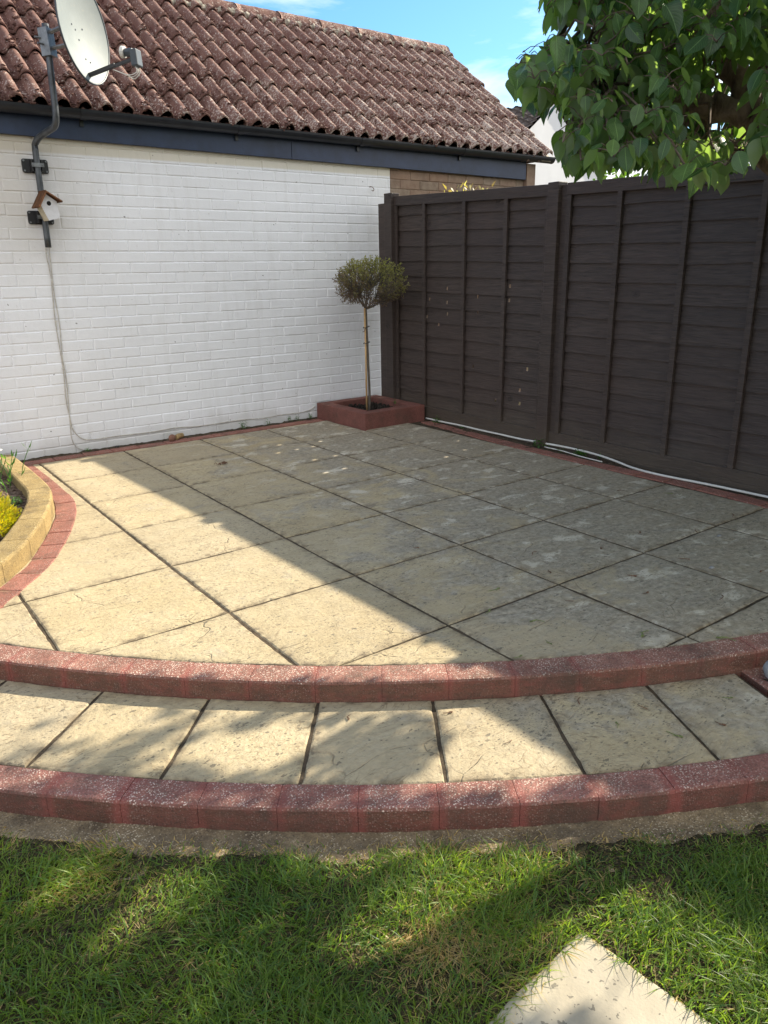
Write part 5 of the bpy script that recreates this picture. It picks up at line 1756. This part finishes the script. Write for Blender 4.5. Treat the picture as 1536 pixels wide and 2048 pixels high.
# ================================================================= STEPPING STONE
b = MB()
ang2 = R_(5.5)
q = []
for (x, y) in [(-.225, -.225), (.225, -.225), (.225, .212), (.221, .221), (.212, .225), (-.225, .225)]:
    q.append((0.9026 + x * math.cos(ang2) - y * math.sin(ang2), 0.5545 + x * math.sin(ang2) + y * math.cos(ang2)))
slab_mesh(b, q, -0.1305, 0, 77, .0005)
tag(b.build('stepping_stone', M['stone']), 'pale square stepping stone set in the lawn at the bottom right', 'stepping stone')

# ================================================================= GRASS
def in_stone(x, y, grow=0.0):
    dx, dy = x - 0.9026, y - 0.5545
    u = dx * math.cos(-ang2) - dy * math.sin(-ang2); v = dx * math.sin(-ang2) + dy * math.cos(-ang2)
    return (u < .225 - grow) & (u > -.225 + grow + .045 + .10 * np.clip(vnoise(u * 9, v * 13, 77) - .2, 0, 1)) & (v < .225 - grow - .028 * vnoise(u * 20, v, 78)) & (u + v < .405) & (v > -.225 + grow)
def make_grass(n, x0, x1, y0, y1, wmul=1.0, seed=1):
    r = np.random.default_rng(seed)
    x = r.uniform(x0, x1, n); y = r.uniform(y0, y1, n)
    rr = np.hypot(x - C0[0], y - C0[1])
    th = np.degrees(np.arctan2(y - C0[1], x - C0[0]))
    edge = 5.645 + 0.05 * (vnoise(th * 1.1, th * 0 + .3, 88) - .5) + 0.03 * (vnoise(th * 5, th * 0 + .3, 89) - .5)
    dist = rr - edge
    k = (dist > r.uniform(-.035, .03, n)) & ~in_stone(x, y, 0.006)
    k &= ~((x > 2.2) & (th > -112.3))
    dens_ = 0.35 + 0.9 * vnoise(x * 9, y * 9, 90)
    dens_ *= np.clip(0.45 + dist * 7, .3, 1)
    k &= r.random(n) < dens_
    x, y, dist = x[k], y[k], dist[k]; n = len(x)
    tall = 0.5 + 0.8 * vnoise(x * 6, y * 6, 91)
    tall *= np.clip(0.5 + dist * 4, .45, 1)
    h = (0.016 + 0.042 * r.random(n)) * tall
    # browner, thinner turf near the paving edge, beside the stone and in dry patches
    dry = np.clip(vnoise(x * 3.1 + 7, y * 3.1, 92) * 1.5 - .75, 0, 1) + np.clip(.75 - dist * 11, 0, .9)
    ds = np.hypot(x - 0.80, y - 0.93); dry += np.clip(.85 - ds * 5, 0, .8)
    dry = np.clip(dry, 0, 1)
    brown = r.random(n) < dry * .75 + .12
    g = vnoise(x * 4 + 3, y * 4, 93); rv = r.random(n)
    col = np.stack([0.052 + 0.085 * rv + .050 * g, 0.102 + 0.120 * rv + .050 * g, 0.020 + 0.022 * rv], 1)
    cool = r.random(n) < .25; col[cool] *= np.array([.75, .9, 1.6])
    bc = np.stack([0.33 + .18 * rv, 0.26 + .13 * rv, 0.14 + .05 * rv], 1)
    col = np.where(brown[:, None], bc, col)
    h = np.where(brown, h * .6, h)
    az = r.uniform(0, 2 * np.pi, n) * .8 + vnoise(x * 7, y * 7, 94) * 6.5
    lean = r.uniform(.3, 1.6, n)
    lean = np.where(brown, lean + .7, lean)
    w = r.uniform(.0011, .0021, n) * wmul
    fa = r.uniform(0, 2 * np.pi, n)
    side = np.stack([np.cos(fa), np.sin(fa), np.zeros(n)], 1)
    d = np.stack([np.cos(az), np.sin(az), np.zeros(n)], 1)
    zb = np.full(n, -.142)
    base = np.stack([x, y, zb], 1)
    segs = []
    for t in (0, .4, .75, 1.0):
        c = base + d * (h * lean * t ** 1.7)[:, None] + np.array([0, 0, 1.0]) * (h * (t - .28 * lean * t * t))[:, None]
        ww = w * (1 - t ** 2.2)
        segs += [c - side * ww[:, None], c + side * ww[:, None]] if t < 1 else [c]
    V = np.stack(segs, 1)       # n,7,3
    F4 = np.array([[0, 1, 3, 2], [2, 3, 5, 4]]); F3 = np.array([[4, 5, 6]])
    off = (np.arange(n) * 7)[:, None, None]
    q4 = (F4[None] + off).reshape(-1, 4); q3 = (F3[None] + off).reshape(-1, 3)
    return V.reshape(-1, 3), q4, q3, np.repeat(col, 7, 0)
parts = [make_grass(190000, -0.15, 2.05, 0.30, 2.25, 1.0, 1), make_grass(42000, -2.6, 3.2, -1.8, 2.9, 1.5, 2)]
Vs = np.concatenate([p[0] for p in parts]); o1 = len(parts[0][0])
Q = np.concatenate([parts[0][1], parts[1][1] + o1]); T = np.concatenate([parts[0][2], parts[1][2] + o1])
CL = np.concatenate([p[3] for p in parts])
me = bpy.data.meshes.new('grass')
me.vertices.add(len(Vs)); me.vertices.foreach_set('co', Vs.astype(np.float32).ravel())
li = np.concatenate([Q.ravel(), T.ravel()]).astype(np.int32)
me.loops.add(len(li)); me.loops.foreach_set('vertex_index', li)
me.polygons.add(len(Q) + len(T))
me.polygons.foreach_set('loop_start', np.concatenate([np.arange(len(Q)) * 4, len(Q) * 4 + np.arange(len(T)) * 3]).astype(np.int32))
me.polygons.foreach_set('loop_total', np.concatenate([np.full(len(Q), 4), np.full(len(T), 3)]).astype(np.int32))
me.update(calc_edges=True)
ca = me.color_attributes.new('bcol', 'FLOAT_COLOR', 'POINT')
ca.data.foreach_set('color', np.c_[CL, np.ones(len(CL))].astype(np.float32).ravel())
me.materials.append(M['blade'])
gobj = bpy.data.objects.new('grass', me); COL.objects.link(gobj); gobj['kind'] = 'stuff'

# ================================================================= BEYOND THE FENCE
# neighbour's house
hs = thing('far_house', (18.0, 18.0, 0), 'white rendered house with brown tiled roof beyond the garage', 'house')
gd = np.array([math.sin(R_(82)), math.cos(R_(82)), 0.0])      # gable wall runs along this
bd = np.array([math.sin(R_(-8)), math.cos(R_(-8)), 0.0])     # the ridge runs back along this
pk = np.array([16.99, 15.25, 5.36])
HW, RISE = 3.9, 2.6
Lc = pk - gd * HW - np.array([0, 0, RISE]); Rc = pk + gd * HW - np.array([0, 0, RISE])
b = MB()
V = [np.array([Lc[0], Lc[1], -.2]), np.array([Rc[0], Rc[1], -.2]), Rc, pk, Lc]
bk = bd * 9.0
b.add(V + [v + bk for v in V], [(0, 1, 2, 3, 4), (9, 8, 7, 6, 5), (1, 6, 7, 2), (0, 4, 9, 5), (0, 5, 6, 1)])
b.build('rendered_wall', M['render'], hs)
for sgn in (-1, 1):
    b = MB()
    NR_ = 24
    ev = (Lc if sgn < 0 else Rc) + gd * sgn * 0.28 + np.array([0, 0, -.215])
    for k in range(NR_):
        t0, t1 = k / NR_, (k + 1) / NR_ + .012
        a0_ = ev + (pk - ev) * t0 + np.array([0, 0, .13]); a1_ = ev + (pk - ev) * t1 + np.array([0, 0, .07])
        nx_ = 120
        vs = []
        for i in range(nx_ + 1):
            z_ = .03 * math.sin(i * math.pi / 2 + .6)
            for p_ in (a0_ - np.array([0, 0, .05]), a0_, a1_):
                vs.append(p_ - bd * 0.06 + bk * 1.01 * i / nx_ + np.array([0, 0, z_]))
        b.add(vs, [(i * 3 + q, (i + 1) * 3 + q, (i + 1) * 3 + q + 1, i * 3 + q + 1) for i in range(nx_) for q in range(2)])
    b.build('tiled_roof', M['fartile'], hs)

# bushes seen just over the fence
def bush(name, c, rad, n, leaf, mat, label, seed, wid=.36):
    r = np.random.default_rng(seed)
    o = thing(name, (c[0], c[1], 0.0), label, 'bush')
    v = r.normal(0, 1, (n, 3)); v /= np.linalg.norm(v, axis=1, keepdims=True)
    lump = 0.70 + 0.5 * vnoise(v[:, 0] * 3 + seed, v[:, 1] * 3 + v[:, 2] * 2.3, seed)
    ps = np.array(c) + v * np.array(rad) * (lump * r.uniform(.5, 1.0, n))[:, None]
    place_leaves('foliage', leaf_template(3, wid, 0.15, 0.2), ps, v + r.normal(0, .6, (n, 3)), r.normal(0, 1, (n, 3)) + np.array([0, 0, .8]), r.uniform(.6, 1.3, n) * leaf, M[mat], o)
    b = MB()
    for k in range(9):
        d = r.normal(0, 1, 3); d[2] = abs(d[2]) + .6
        e = np.array(c) + d / np.linalg.norm(d) * np.array(rad) * .6
        b.tube(smooth_path([(c[0], c[1], -.16), (c[0] + d[0] * .05, c[1] + d[1] * .05, c[2] * .6), e], 3), [.02, .017, .015, .012, .01, .008, .005], 5)
    b.build('stems', M['bark'], o)
    return o
bush('variegated_bush', (4.82, 5.22, 1.68), (.44, .20, .27), 480, .055, 'pale', 'pale leaved bush just showing over the fence under the fascia', 3, .22)
bush('dense_bush', (6.95, 3.85, 1.55), (.75, .5, .66), 3000, .06, 'hedge', 'dark green bush behind the fence below the pear tree leaves', 8)
bush('dense_bush', (6.05, 4.55, 1.52), (.66, .45, .62), 2600, .045, 'hedge', 'fine leaved bush just over the fence to the left of the dark green one', 9)
